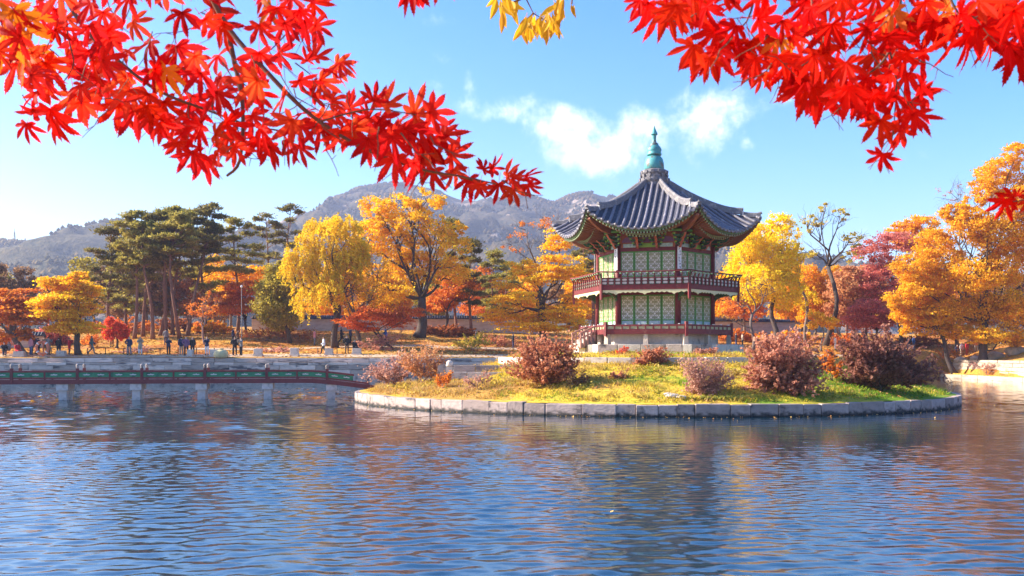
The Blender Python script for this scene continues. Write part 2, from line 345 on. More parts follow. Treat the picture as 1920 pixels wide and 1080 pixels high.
# ------------------------------------------------------------------ stonework
M = {}
M['granite'] = pmat('grey_granite', (.36, .29, .25), .85, .3, 3., .5, rnd=.28, alt=(.07, .06, .058), altscale=1.5, altlo=.5, althi=.7)
M['granite_pale'] = pmat('pale_granite', (.55, .48, .41), .85, .18, 4., .3, rnd=.12, alt=(.25, .2, .17), altscale=1.6, altlo=.55, althi=.75)
M['wall_stone'] = pmat('weathered_wall_stone', (.56, .44, .37), .88, .25, 2.5, .4, rnd=.36, alt=(.09, .08, .085), altscale=.9, altlo=.5, althi=.68)
M['wall_warm'] = pmat('warm_wall_stone', (.46, .37, .28), .88, .2, 2.5, .4, rnd=.15, alt=(.26, .2, .15), altscale=1.0, altlo=.5, althi=.7)
def stained(m):
    nt = m.node_tree; N = nodes_of(nt); L = nt.links.new; pr = next(n for n in nt.nodes if n.type == 'BSDF_PRINCIPLED'); src = pr.inputs['Base Color'].links[0].from_socket
    tc = N('ShaderNodeTexCoord').outputs['Object']; sp = N('ShaderNodeSeparateXYZ'); L(tc, sp.inputs[0]); n = N('ShaderNodeTexNoise', i_Scale=5., i_Detail=4.); L(tc, n.inputs['Vector'])
    f = math_node(N, L, 'ADD', sp.outputs[2], math_node(N, L, 'MULTIPLY', math_node(N, L, 'SUBTRACT', n.outputs['Fac'], .5), .5)); mr = N('ShaderNodeMapRange', interpolation_type='SMOOTHSTEP'); L(f, mr.inputs[0]); mr.inputs[1].default_value = -.22; mr.inputs[2].default_value = .1
    mx = N('ShaderNodeMix', data_type='RGBA'); L(mr.outputs[0], mx.inputs[0]); mx.inputs[6].default_value = (.03, .028, .024, 1); L(src, mx.inputs[7]); L(mx.outputs[2], pr.inputs['Base Color']); return m
M['kerb'] = stained(pmat('waterline_granite', (.40, .30, .26), .85, .3, 3., .5, rnd=.28, alt=(.07, .06, .058), altscale=1.5, altlo=.52, althi=.72))
M['wet'] = pmat('wet_stone_core', (.07, .065, .06), .5, .3, 3., .2)
_st = {}
def stone_mesh(mat, k):
    key = (mat.name, k)
    if key in _st: return _st[key]
    r = random.Random(k * 13 + 5); bm = bmesh.new(); bmesh.ops.create_cube(bm, size=1)
    bmesh.ops.bevel(bm, geom=list(bm.edges), offset=.035, segments=1, affect='EDGES')
    for v in bm.verts: v.co += Vector((r.uniform(-.012, .012), r.uniform(-.02, .02), r.uniform(-.02, .02)))
    me = bpy.data.meshes.new('stone'); bm.to_mesh(me); bm.free(); me.materials.append(mat); _st[key] = me; return me
def stone(parent, mat, loc, dims, rz=0, name='stone', rng=random):
    o = bpy.data.objects.new(name, stone_mesh(mat, rng.randrange(6))); o.location = loc; o.scale = dims; o.rotation_euler = (rng.uniform(-.006, .006), rng.uniform(-.006, .006), rz)
    return link(o, parent)
def stone_wall(root, mat, pts, courses, depth, lmin, lmax, seed, setback=0., core=True):
    """courses of single stones along a polyline, coordinates relative to the root"""
    r = random.Random(seed); ox, oy, oz = root.location
    for ci, (z0, z1) in enumerate(courses):
        for (x0, y0), (x1, y1) in zip(pts[:-1], pts[1:]):
            d = Vector((x1 - x0, y1 - y0)); Ls = d.length; d.normalize(); nrm = Vector((-d.y, d.x)); rz = math.atan2(d.y, d.x)
            s = -r.uniform(0, lmin * .6)
            while s < Ls:
                l = r.uniform(lmin, lmax); a, b = max(s, 0), min(s + l, Ls); s += l
                if b - a < .2: continue
                c = Vector((x0, y0)) + d * ((a + b) / 2) + nrm * (depth / 2 + setback * ci + r.uniform(-.04, .04))
                stone(root, mat, (c.x - ox, c.y - oy, (z0 + z1) / 2 - oz), (b - a - .02, depth, z1 - z0 - .018), rz, rng=r)
# far bank wall: five courses over a dark footing
farw = tag(empty('bank_wall', (-20, 98, 0)), 'long grey stone block wall edging the far side of the pond', 'stone wall')
fp = [(-62, 98 - .1), (-10, 98 - .1), (22, 98 - .1 + 32 * 27 / 66)]
stone_wall(farw, M['wall_stone'], fp, [(1.0, 1.45), (1.46, 1.93), (1.94, 2.22)], .75, 1.3, 2.7, 3)
stone_wall(farw, M['wall_stone'], [(x, y + .35) for x, y in fp], [(2.235, 2.66)], 1.1, 1.5, 3.2, 8)
b = MB()
for (x0, y0), (x1, y1) in zip(fp[:-1], fp[1:]):
    d = Vector((x1 - x0, y1 - y0, 0)); n = Vector((-d.y, d.x, 0)).normalized(); p = Vector((x0, y0, 0)) - Vector(farw.location); 
    for (za, zb, of) in ((-.9, .98, .02), (.9, 2.1, .25)):
        vs = [p + n * of, p + d + n * of, p + d + n * .9, p + n * .9]
        b.add([v + Vector((0, 0, z)) for z in (za, zb) for v in vs], [(0, 3, 2, 1), (4, 5, 6, 7), (0, 1, 5, 4), (1, 2, 6, 5), (2, 3, 7, 6), (3, 0, 4, 7)])
b.build('footing', M['wall_stone'], farw)
# right bank: low kerb, ledge and upper wall
rb = tag(empty('bank_wall', (56, 110, 0)), 'low warm stone kerb at the water on the right bank', 'stone kerb')
def rline(off, y0, y1): return [(53 + y * .0235 + off, y) for y in (y1, y0)]
stone_wall(rb, M['wall_warm'], [(x, y) for x, y in rline(-.1, 84, 126)], [(-.5, -.03), (-.01, .5)], .6, 1.6, 2.6, 5)
rw = tag(empty('bank_wall', (59, 110, .5)), 'sunlit stepped stone wall under the golden tree on the right bank', 'stone wall')
stone_wall(rw, M['wall_warm'], rline(2.5, 84, 128), [(.4, .98), (1.0, 1.5), (1.52, 1.98), (2.0, 2.32)], .6, 1.2, 2.4, 6, setback=.12)

# island: mound, kerb ring, terrace edging
IX, IY, IR = 9.07, 65.4, 19.5
def island_z(r, th=0):
    r = np.asarray(r, float) * 20 / IR
    z = np.interp(r, [0, 7.5, 9.6, 10.2, 12.5, 15, 17.5, 19.2, 20], [3.12, 3.08, 2.85, 2.45, 2.2, 1.62, 1.08, .68, .56])
    left = smooth(.35, 1.0, -np.cos(th)) * smooth(9, 14, r)
    return z - left * .38 * smooth(20, 15, r)
def isz(x, y):
    dx, dy = x - IX, y - IY; r = math.hypot(dx, dy)
    return float(island_z(min(r, 19.4), math.atan2(dy, dx)) + .08 * vnoise(x, y, .9, 4) * min(1, max(0, (r - 7) / 3)) * min(1, max(0, (20 - r) / 3)))
nr, na = 60, 220
rr = np.concatenate([np.linspace(0.01, 9, 14), np.linspace(9.2, 19.25, nr - 14)]); tt = np.linspace(0, 2 * np.pi, na, endpoint=False)
R_, T_ = np.meshgrid(rr, tt, indexing='ij'); X_, Y_ = IX + R_ * np.cos(T_), IY + R_ * np.sin(T_)
Z_ = island_z(R_, T_) + .08 * vnoise(X_, Y_, .9, 4) * np.clip((R_ - 7) / 3, 0, 1) * np.clip((20 - R_) / 3, 0, 1) + .03 * vnoise(X_, Y_, 3.1, 7) * np.clip((R_ - 9) / 3, 0, 1)
V = np.stack([X_, Y_, Z_], -1).reshape(-1, 3); a = np.arange(nr - 1)[:, None] * na; j = np.arange(na)[None, :]; j2 = (j + 1) % na
F = np.stack([a + j, a + na + j, a + na + j2, a + j2], -1).reshape(-1, 4)
def turf_material(name, gold, green, dry, blades=False):
    m = bpy.data.materials.new(name); m.use_nodes = True; nt = m.node_tree; nt.nodes.clear(); N = nodes_of(nt); L = nt.links.new
    tc = N('ShaderNodeTexCoord').outputs['Object']; sp = N('ShaderNodeSeparateXYZ'); L(tc, sp.inputs[0])
    a = N('ShaderNodeTexNoise', i_Scale=.28, i_Detail=4., i_Roughness=.6); L(tc, a.inputs['Vector'])
    gx = math_node(N, L, 'MULTIPLY', math_node(N, L, 'SUBTRACT', sp.outputs[0], 9.0), .011)
    f = math_node(N, L, 'ADD', a.outputs['Fac'], gx)
    if blades:
        g = N('ShaderNodeNewGeometry'); f = math_node(N, L, 'ADD', f, math_node(N, L, 'MULTIPLY', math_node(N, L, 'SUBTRACT', g.outputs['Random Per Island'], .5), .22))
    r = ramp_node(N, [(.33, dry), (.43, gold), (.53, gold), (.66, green)]); L(f, r.inputs[0])
    b = N('ShaderNodeTexNoise', i_Scale=5., i_Detail=5., i_Roughness=.7); L(tc, b.inputs['Vector'])
    rb = ramp_node(N, [(.3, (.6, .6, .6)), (.7, (1.2, 1.2, 1.2))]); L(b.outputs['Fac'], rb.inputs[0])
    mx = N('ShaderNodeMix', data_type='RGBA', blend_type='MULTIPLY'); mx.inputs[0].default_value = 1; L(r.outputs[0], mx.inputs[6]); L(rb.outputs[0], mx.inputs[7])
    pr = N('ShaderNodeBsdfPrincipled', i_Roughness=.9); pr.inputs['Specular IOR Level'].default_value = .15; L(mx.outputs[2], pr.inputs['Base Color'])
    sh = pr.outputs[0]
    if blades:
        t = N('ShaderNodeBsdfTranslucent'); L(mx.outputs[2], t.inputs[0]); ms = N('ShaderNodeMixShader'); ms.inputs[0].default_value = .35; L(sh, ms.inputs[1]); L(t.outputs[0], ms.inputs[2]); sh = ms.outputs[0]
    o = N('ShaderNodeOutputMaterial'); L(sh, o.inputs[0]); return m
tag(obj('island_ground', np_mesh('island_ground', V, F, [turf_material('island_turf', (.58, .42, .045), (.18, .29, .02), (.48, .27, .06))], smoothed=True)), kind='structure')
kr = tag(empty('island_kerb', (IX, IY, 0)), 'ring of grey granite blocks edging the round island at the waterline', 'stone kerb')
r_ = random.Random(11); th = 0.; ks = []
while th < 2 * math.pi - .03:
    dth = r_.uniform(.04, .10); dth = min(dth, 2 * math.pi - th); ks.append((th, dth)); th += dth
for th, dth in ks:
    m_ = th + dth / 2; rad_ = IR - .28 + r_.uniform(-.035, .035); h = .6 + r_.uniform(-.03, .04)
    stone(kr, M['kerb'], (rad_ * math.cos(m_), rad_ * math.sin(m_), h / 2 - .1), (dth * IR - .025, .56, h + .2), m_ + math.pi / 2, 'kerb_stone', r_)
b = MB()
for i in range(72):
    a0, a1 = 2 * math.pi * i / 72, 2 * math.pi * (i + 1) / 72
    ps = [(rr2 * math.cos(q), rr2 * math.sin(q)) for rr2, q in ((18.7, a0), (19.22, a0), (19.22, a1), (18.7, a1))]
    b.add([(x, y, z) for z in (-1, .14) for x, y in ps], [(0, 3, 2, 1), (4, 5, 6, 7), (0, 1, 5, 4), (2, 3, 7, 6), (1, 2, 6, 5)])
b.build('footing', M['wet'], kr)
te = tag(empty('terrace_edging', (IX, IY, 2.3)), 'low line of pale granite slabs edging the terrace round the pavilion', 'stone edging')
for i in range(44):
    a0 = 2 * math.pi * i / 44; rad_ = 9.85
    stone(te, M['granite_pale'], (rad_ * math.cos(a0), rad_ * math.sin(a0), .28 + r_.uniform(-.02, .02)), (1.38, .3, .5), a0 + math.pi / 2, 'kerb_stone', r_)
# grass blades and fallen leaves (uncountable)
rng = np.random.default_rng(8)
def blades(n, pts, h, w, name, mat, lean=.5):
    a = rng.uniform(0, 6.28, n); d = np.stack([np.cos(a), np.sin(a), np.zeros(n)], -1); hh = h * rng.uniform(.5, 1.3, n)
    l = rng.normal(0, lean, (n, 2)) * hh[:, None]
    tip = pts + np.concatenate([l, hh[:, None]], -1); ww = w * rng.uniform(.6, 1.4, n)
    V = np.stack([pts - d * ww[:, None], pts + d * ww[:, None], tip], 1).reshape(-1, 3)
    return obj(name, np_mesh(name, V, np.arange(3 * n).reshape(n, 3), [mat]))
n = 60000; r0 = np.sqrt(rng.uniform(7.0 ** 2, 18.8 ** 2, n)); t0 = rng.uniform(0, 6.28, n)
keep = (np.sin(t0) < .45); r0, t0 = r0[keep], t0[keep]
gx_, gy_ = IX + r0 * np.cos(t0), IY + r0 * np.sin(t0)
gz_ = island_z(r0, t0) + .08 * vnoise(gx_, gy_, .9, 4) * np.clip((r0 - 7) / 3, 0, 1) * np.clip((20 - r0) / 3, 0, 1)
tuft = .55 + .75 * np.clip(vnoise(gx_, gy_, 1.7, 9) + .3, 0, 1)
tag(blades(len(gx_), np.stack([gx_, gy_, gz_ - .02], -1), .17 * tuft, .035, 'grass', turf_material('grass_blades', (.68, .50, .05), (.20, .34, .02), (.56, .33, .08), True)), kind='stuff')
nc = 420; rc_ = np.sqrt(rng.uniform(8.5 ** 2, 19 ** 2, nc)); tc_ = rng.uniform(np.pi * .95, 2.02 * np.pi, nc); per = 26
cx_ = np.repeat(IX + rc_ * np.cos(tc_), per) + rng.normal(0, .13, nc * per); cy_ = np.repeat(IY + rc_ * np.sin(tc_), per) + rng.normal(0, .13, nc * per); rq = np.hypot(cx_ - IX, cy_ - IY); okq = rq < 18.7
cx_, cy_, rq = cx_[okq], cy_[okq], rq[okq]; cz_ = island_z(rq, np.arctan2(cy_ - IY, cx_ - IX)) + .08 * vnoise(cx_, cy_, .9, 4) * np.clip((rq - 7) / 3, 0, 1) * np.clip((20 - rq) / 3, 0, 1)
tag(blades(len(cx_), np.stack([cx_, cy_, cz_ - .02], -1), .34, .022, 'straw_grass', turf_material('straw_blades', (.60, .42, .10), (.22, .30, .03), (.55, .36, .14), True), .6), kind='stuff')
def flat_leaves(n, pts, size, name, mat):
    q = rng.normal(0, 1, (n, 3)) * (.35, .35, 0) + (0, 0, 1); q /= np.linalg.norm(q, axis=1)[:, None]
    a = np.cross(q, rng.normal(0, 1, (n, 3))); a /= np.linalg.norm(a, axis=1)[:, None]; b_ = np.cross(q, a); s = (size * rng.uniform(.6, 1.3, n))[:, None]
    V = np.stack([pts - a * s, pts + b_ * s * .6, pts + a * s, pts - b_ * s * .6], 1).reshape(-1, 3)
    return obj(name, np_mesh(name, V, np.arange(4 * n).reshape(n, 4), [mat]))
n = 26000; fx = rng.uniform(-60, 70, n); fy = bank_y(fx) + rng.uniform(1, 34, n)
fz = terr(fx, fy) + .05
tag(flat_leaves(n, np.stack([fx, fy, fz], -1), .16, 'fallen_leaves', leafmat('fallen_leaf', [(.30, .08, .02), (.5, .2, .03), (.55, .33, .06), (.35, .12, .06)], .15, .05)), kind='stuff')
n = 7000; r1 = np.sqrt(rng.uniform(7 ** 2, 18.9 ** 2, n)); t1 = rng.uniform(np.pi * .9, 2.1 * np.pi, n); lx, ly = IX + r1 * np.cos(t1), IY + r1 * np.sin(t1)
lz = island_z(r1, t1) + .08 * vnoise(lx, ly, .9, 4) * np.clip((r1 - 7) / 3, 0, 1) * np.clip((20 - r1) / 3, 0, 1) + .1
kp = vnoise(lx, ly, .8, 6) > -.1
tag(flat_leaves(int(kp.sum()), np.stack([lx, ly, lz], -1)[kp], .07, 'leaf_litter', leafmat('litter_leaf', [(.25, .08, .03), (.42, .16, .05), (.5, .28, .1), (.3, .12, .07)], .1, .3)), kind='stuff')
n = 300; a1 = rng.uniform(np.pi * .95, 2.1 * np.pi, n); r1 = IR + .15 + rng.exponential(.6, n); wx, wy = IX + r1 * np.cos(a1), IY + r1 * np.sin(a1)
n2 = 24; wx = np.concatenate([wx, rng.uniform(-25, 45, n2)]); wy = np.concatenate([wy, rng.uniform(13, 50, n2)]); okw = np.hypot(wx - IX, wy - IY) > IR + .1; wx, wy = wx[okw], wy[okw]
tag(flat_leaves(len(wx), np.stack([wx, wy, np.full(len(wx), .035)], -1), .05, 'floating_leaves', leafmat('floating_leaf', [(.3, .1, .03), (.55, .3, .06), (.6, .42, .15)], .1, .3)), kind='stuff')
# the path on the far bank: a pale sheet laid on the ground
def strip(name, pts, w, mat, lift=.05):
    V = []; 
    for i, (x, y) in enumerate(pts):
        x0, y0 = pts[max(i - 1, 0)]; x1, y1 = pts[min(i + 1, len(pts) - 1)]; d = Vector((x1 - x0, y1 - y0)).normalized(); nn = Vector((-d.y, d.x))
        for s in (-1, -.33, .33, 1): 
            q = Vector((x, y)) + nn * w / 2 * s; V.append((q.x, q.y, tz(q.x, q.y) + lift))
    F = [(4 * i + k, 4 * i + k + 1, 4 * i + k + 5, 4 * i + k + 4) for i in range(len(pts) - 1) for k in range(3)]
    return tag(obj(name, np_mesh(name, V, F, [mat], smoothed=True)), kind='structure')
M['path'] = pmat('pale_sandy_path', (.50, .36, .24), .95, .2, 1.2, .2, spec=.1)
strip('path', [(x, float(bank_y(x)) + 2.2 + .4 * math.sin(x * .2)) for x in np.arange(-62, 54, 2.)], 2.6, M['path'])
strip('path', [(x, 109.5 + 3 * math.sin(x * .07 + 1.2)) for x in np.arange(-36, 8, 2.)], 2.2, M['path'])
# ------------------------------------------------------------------ pavilion
M['red'] = pmat('oxblood_paint', (.155, .022, .024), .6, .3, 5., .15, rnd=.14, alt=(.25, .085, .065), altscale=1.8, altlo=.56, althi=.74)
M['salmon'] = pmat('orange_red_paint', (.42, .12, .07), .65, .2, 6., .1, rnd=.1)
M['green'] = pmat('jade_paint', (.11, .27, .065), .6, .3, 6., .1, rnd=.14, alt=(.26, .34, .17), altscale=2.2, altlo=.55, althi=.75)
M['green_dark'] = pmat('deep_green_paint', (.035, .12, .06), .65, .3, 8., .1, alt=(.3, .1, .06), altscale=9., altlo=.55, althi=.62)
M['green_pale'] = pmat('pale_green_paint', (.30, .46, .25), .65, .2, 8.)
M['lime'] = pmat('yellow_green_paint', (.24, .42, .06), .6, .15, 5.)
M['lattice'] = pmat('lattice_wood', (.38, .36, .20), .7, .25, 9.)
M['paper'] = pmat('mulberry_paper', (.80, .74, .66), .9, .08, 5.)
M['blueflower'] = pmat('painted_lower_panel', (.42, .55, .50), .7, .3, 9., alt=(.25, .25, .55), altscale=7., altlo=.55, althi=.62)
M['purple'] = pmat('violet_paint', (.25, .12, .27), .7, .3, 6.)
M['cream'] = pmat('cream_paint', (.62, .56, .33), .7, .15, 7.)
M['white'] = pmat('white_paint', (.78, .76, .74), .7, .08, 8.)
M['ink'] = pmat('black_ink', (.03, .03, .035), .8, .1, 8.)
M['tile'] = pmat('grey_blue_roof_tile', (.15, .14, .165), .5, .3, 7., .3, spec=.5, rnd=.18, alt=(.34, .31, .31), altscale=2.2, altlo=.55, althi=.75)
M['tile_bed'] = pmat('roof_tile_bed', (.058, .058, .076), .6, .3, 9., .3, alt=(.12, .12, .13), altscale=3., altlo=.55, althi=.75)
M['ridge'] = pmat('ridge_tile', (.17, .16, .17), .6, .3, 9., .3, alt=(.32, .29, .28), altscale=3., altlo=.5, althi=.7)
M['plaster'] = pmat('lime_plaster', (.62, .56, .50), .85, .15, 8.)
M['verdigris'] = pmat('verdigris_bronze', (.07, .30, .30), .5, .25, 5., .1, spec=.5, alt=(.12, .10, .09), altscale=2.2, altlo=.5, althi=.62)
M['rafter'] = pmat('brown_red_rafter_paint', (.24, .085, .05), .7, .25, 6.)
M['eave_green'] = pmat('muted_eave_green', (.12, .19, .085), .7, .3, 8.)
M['rafter_tip'] = pmat('rafter_end_paint', (.26, .33, .19), .7, .3, 8.)
M['pale_rail'] = pmat('faded_pink_paint', (.44, .22, .17), .75, .15, 6.)
M['soffit'] = pmat('soffit_board', (.20, .10, .055), .8, .25, 9.)
PXC, PYC, Z0 = 9.78, 66., 3.1
pav = tag(empty('pavilion', (PXC, PYC, Z0), rad(-15.5)), 'two storey hexagonal pavilion with curved grey tiled roof and green lattice doors', 'pavilion')
A30 = rad(30)
def pt(u, n, z): return (n * math.cos(A30) - u * math.sin(A30), n * math.sin(A30) + u * math.cos(A30), z - Z0)
def turned(name, me, parent, ks=range(6)):
    out = []
    for k in ks:
        o = obj(name, me, parent); o.rotation_euler = (0, 0, rad(60 * k)); out.append(o)
    return out
def ring(mb, R0, R1, z0, z1):
    for k in range(6):
        c0, c1 = math.cos(rad(60 * k)), math.cos(rad(60 * k + 60)); s0, s1 = math.sin(rad(60 * k)), math.sin(rad(60 * k + 60))
        ps = [(R0 * c0, R0 * s0), (R1 * c0, R1 * s0), (R1 * c1, R1 * s1), (R0 * c1, R0 * s1)]
        mb.add([(x, y, z - Z0) for z in (z0, z1) for x, y in ps], [(0, 3, 2, 1), (4, 5, 6, 7), (1, 2, 6, 5), (3, 0, 4, 7)])
T30 = math.tan(A30); C30 = math.cos(A30)
RC, RB, RD, RR = 3.9, 5.65, 5.25, 7.05
# plinth of granite blocks
b = MB(); ring(b, 0.01, 5.3, 2.7, 3.5); plinth = b.build('plinth', M['granite'], pav)
rp = random.Random(5)
for k in range(6):
    ax = rad(60 * k + 30); nn = 6.0 * C30; L_ = 6.0; s = -L_ / 2
    while s < L_ / 2 - .05:
        l = min(rp.uniform(1.0, 1.9), L_ / 2 - s)
        if L_ / 2 - s - l < .5: l = L_ / 2 - s
        n0 = nn - .35; u = s + l / 2
        o = stone(plinth, M['granite_pale'] if rp.random() < .5 else M['granite'], (n0 * math.cos(ax) - u * math.sin(ax), n0 * math.sin(ax) + u * math.cos(ax), .2), (l - .015, .7, .72), ax + math.pi / 2, 'plinth_stone', rp)
        s += l
b = MB(); ring(b, 2.0, 4.3, 3.5, 4.41); b.build('foundation_wall', M['granite_pale'], pav)
# short stone posts under the deck
b = MB(); 
b.add([(x * (.17 if z < 4 else .13), y * (.17 if z < 4 else .13), z - Z0) for z in (3.56, 4.32) for x, y in ((-1, -1), (1, -1), (1, 1), (-1, 1))], [(0, 3, 2, 1), (4, 5, 6, 7)] + [(i, (i + 1) % 4, (i + 1) % 4 + 4, i + 4) for i in range(4)])
pm = b.mesh('deck_post', M['wall_warm'])
for k in range(6):
    for f in (0, .5):
        a0, a1 = rad(60 * k), rad(60 * k + 60); R = RD - .25
        o = obj('deck_post', pm, pav); o.location = (R * (math.cos(a0) * (1 - f) + math.cos(a1) * f), R * (math.sin(a0) * (1 - f) + math.sin(a1) * f), 0); o.rotation_euler = (0, 0, a0 + rad(60 * f))
# lower deck and its railing
b = MB(); ring(b, 3.0, RD - .12, 4.42, 4.58); deck = b.build('deck', M['red'], pav)
ad = RD * C30
b = MB(); b.box(-RD / 2, RD / 2, ad - .1, ad, 4.33, 4.66, pt); turned('fascia_beam', b.mesh('fascia_beam', M['red']), deck)
b = MB(); b.box(-RD / 2 + .1, RD / 2 - .1, ad - .07, ad - .035, 4.665, 4.83, pt); turned('railing_panel', b.mesh('railing_panel', M['lattice']), deck)
b = MB(); b.box(-RD / 2 - .04, RD / 2 + .04, ad - .11, ad - .005, 4.835, 4.95, pt); turned('rail', b.mesh('rail', M['red']), deck)
b = MB()
for i in range(11):
    u = -RD / 2 + .12 + (RD - .24) * i / 10; b.box(u - .045, u + .045, ad - .095, ad + .008, 4.662, 4.832, pt)
turned('baluster', b.mesh('baluster', M['red']), deck)
b = MB()
for i in range(6):
    u = -RD / 2 + .5 + (RD - 1.0) * i / 5; b.box(u - .06, u + .06, ad - .1, ad + .012, 4.953, 5.0, pt)
turned('rail_cap', b.mesh('rail_cap', M['white']), deck)
b = MB(); b.box(-.09, .09, -.09, .09, 4.2, 5.12, lambda x, y, z: (x + RD - .06, y, z - Z0)); turned('corner_post', b.mesh('corner_post', M['red']), deck)
# columns through both storeys
b = MB(); b.tube([(RC, 0, z - Z0) for z in (4.0, 7.0, 10.3)], [.2, .19, .18], 12); turned('column', b.mesh('column', M['red'], True), pav)
b = MB(); b.box(-.2, .2, -.2, .2, 3.9, 4.62, lambda x, y, z: (x + RC, y, z - Z0)); turned('column_base', b.mesh('column_base', M['granite']), pav)
ac = RC * C30; hw = RC / 2 - .16
# wall frames
for (nm, z0, z1, mt, d) in (('sill_beam', 4.585, 4.72, 'red', .1), ('lintel', 6.92, 7.1, 'red', .1), ('sill_beam', 7.46, 7.60, 'red', .1), ('lintel', 9.78, 10.0, 'red', .12)):
    b = MB(); b.box(-hw, hw, ac - d, ac + d * .6, z0, z1, pt); turned(nm, b.mesh(nm, M[mt]), pav)
b = MB(); b.box(-hw, hw, ac - .06, ac + .03, 10.003, 10.3, pt); turned('transom', b.mesh('transom', M['salmon']), pav)
b = MB(); b.box(-.72, .72, ac + .033, ac + .07, 10.02, 10.28, pt); turned('transom_panel', b.mesh('transom_panel', M['lime']), pav)
for s in (-1, 1):
    b = MB(); b.box(s * 1.2 - .42, s * 1.2 + .42, ac + .033, ac + .06, 10.03, 10.27, pt); turned('painted_panel', b.mesh('painted_panel', M['blueflower']), pav)
# lattice doors: four leaves to a face and storey
def door_meshes(zb, H):
    w = 2 * hw / 4; u0, u1 = -w / 2 + .012, w / 2 - .012
    f = MB(); st = .07
    f.box(u0, u0 + st, -.03, .03, zb, zb + H, pt2); f.box(u1 - st, u1, -.03, .03, zb, zb + H, pt2)
    for z0, z1 in ((zb, zb + .08), (zb + .5, zb + .58), (zb + H - .09, zb + H)): f.box(u0 + st, u1 - st, -.028, .028, z0, z1, pt2)
    lp = MB(); lp.box(u0 + st, u1 - st, -.015, .012, zb + .082, zb + .498, pt2)
    pp = MB(); pp.box(u0 + st, u1 - st, -.024, -.012, zb + .582, zb + H - .092, pt2)
    la = MB(); z0, z1 = zb + .585, zb + H - .095; cw = (u1 - u0 - 2 * st) / 3; nv = round((z1 - z0) / cw); ch = (z1 - z0) / nv
    def bar(ax, az, bx, bz, t):
        d = Vector((bx - ax, bz - az)); nn = Vector((-d.y, d.x)).normalized() * t / 2
        q = [(ax + nn.x, az + nn.y), (bx + nn.x, bz + nn.y), (bx - nn.x, bz - nn.y), (ax - nn.x, az - nn.y)]
        la.add([pt2(x, .012, z) for x, z in q] + [pt2(x, -.011, z) for x, z in q], [(0, 1, 2, 3), (0, 4, 5, 1), (2, 6, 7, 3), (1, 5, 6, 2), (3, 7, 4, 0)])
    for i in range(3):
        for j in range(nv):
            cx, cz = u0 + st + (i + .5) * cw, z0 + (j + .5) * ch; r = cw * .40
            h = [(cx + r * math.cos(rad(60 * q + 30)), cz + r * math.sin(rad(60 * q + 30))) for q in range(6)]
            for q in range(6): bar(*h[q], *h[(q + 1) % 6], .034)
            if (i + j) % 2:
                for q in range(3): bar(*h[q], *h[q + 3], .03)
            for sx, sz in ((-1, 0), (1, 0)): bar(cx + sx * r * .87, cz, cx + sx * cw / 2, cz, .034)
            for sz in (-1, 1): bar(cx, cz + sz * r, cx, cz + sz * ch / 2, .034)
    for i in (1, 2): bar(u0 + st + i * cw, z0, u0 + st + i * cw, z1, .022)
    return f, lp, pp, la
def pt2(u, d, z): return (d, u, z)     # door's own frame: d outwards, u sideways
for zb, H in ((4.725, 2.19), (7.605, 2.17)):
    f, lp, pp, la = door_meshes(0, H)
    mf, ml, mp, ma = f.mesh('door_panel', M['green']), lp.mesh('lower_panel', M['blueflower']), pp.mesh('paper_screen', M['paper']), la.mesh('lattice', M['lattice'])
    w = 2 * hw / 4
    for k in range(6):
        for i in range(4):
            u = -hw + (i + .5) * w; ax = rad(60 * k + 30); n_ = ac - .02
            d = obj('door_panel', mf, pav); d.location = (n_ * math.cos(ax) - u * math.sin(ax), n_ * math.sin(ax) + u * math.cos(ax), zb - Z0); d.rotation_euler = (0, 0, ax)
            for nm, me in (('lower_panel', ml), ('paper_screen', mp), ('lattice', ma)): obj(nm, me, d)
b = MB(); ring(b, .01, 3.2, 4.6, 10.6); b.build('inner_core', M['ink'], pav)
# balcony
b = MB(); ring(b, 3.2, RB - .1, 7.24, 7.44); balc = b.build('balcony', M['red'], pav)
ab = RB * C30; hb = RB / 2
b = MB(); b.box(-hb, hb, ab - .1, ab, 7.16, 7.50, pt); turned('fascia_beam', b.mesh('fascia_beam', M['red']), balc)
b = MB(); b.box(-hb + .02, hb - .02, ab - .07, ab - .05, 7.503, 7.93, pt); turned('railing_panel', b.mesh('railing_panel', M['green_dark']), balc)
nb_ = 13
for z0, z1 in ((7.545, 7.69), (7.75, 7.885)):
    b = MB(); hw_ = RB / nb_ * .33
    b.prism([(-hw_, z0 + .03), (-hw_ + .04, z0), (hw_ - .04, z0), (hw_, z0 + .03), (hw_, z1 - .03), (hw_ - .04, z1), (-hw_ + .04, z1), (-hw_, z1 - .03)], ab - .049, ab - .03, lambda a, c, d: pt(a, d, c))
    im = b.mesh('inset_panel', M['plaster'])
    for k in range(6):
        for i in range(nb_):
            u = -hb + (i + .5) * RB / nb_; ax = rad(60 * k + 30); o = obj('inset_panel', im, balc); o.rotation_euler = (0, 0, rad(60 * k)); o.location = (-u * math.sin(ax), u * math.cos(ax), 0)
b = MB()
for z0, z1 in ((7.695, 7.745), (7.89, 7.96)): b.box(-hb, hb, ab - .08, ab - .01, z0, z1, pt)
turned('rail', b.mesh('rail', M['red']), balc)
b = MB()                                   # one baluster that sways outwards to carry the hand rail
prof = [(0, 7.46), (.02, 7.7), (.0, 7.95), (.05, 8.12), (.16, 8.26)]
for (n0, z0), (n1, z1) in zip(prof[:-1], prof[1:]):
    q = [(-.035, n0, z0), (.035, n0, z0), (.035, n1, z1), (-.035, n1, z1)]
    b.add([pt(u, ab + n + dd, z) for dd in (.0, .06) for u, n, z in q], [(0, 1, 2, 3), (7, 6, 5, 4), (0, 4, 5, 1), (1, 5, 6, 2), (2, 6, 7, 3), (3, 7, 4, 0)])
bm_ = b.mesh('baluster', M['red'])
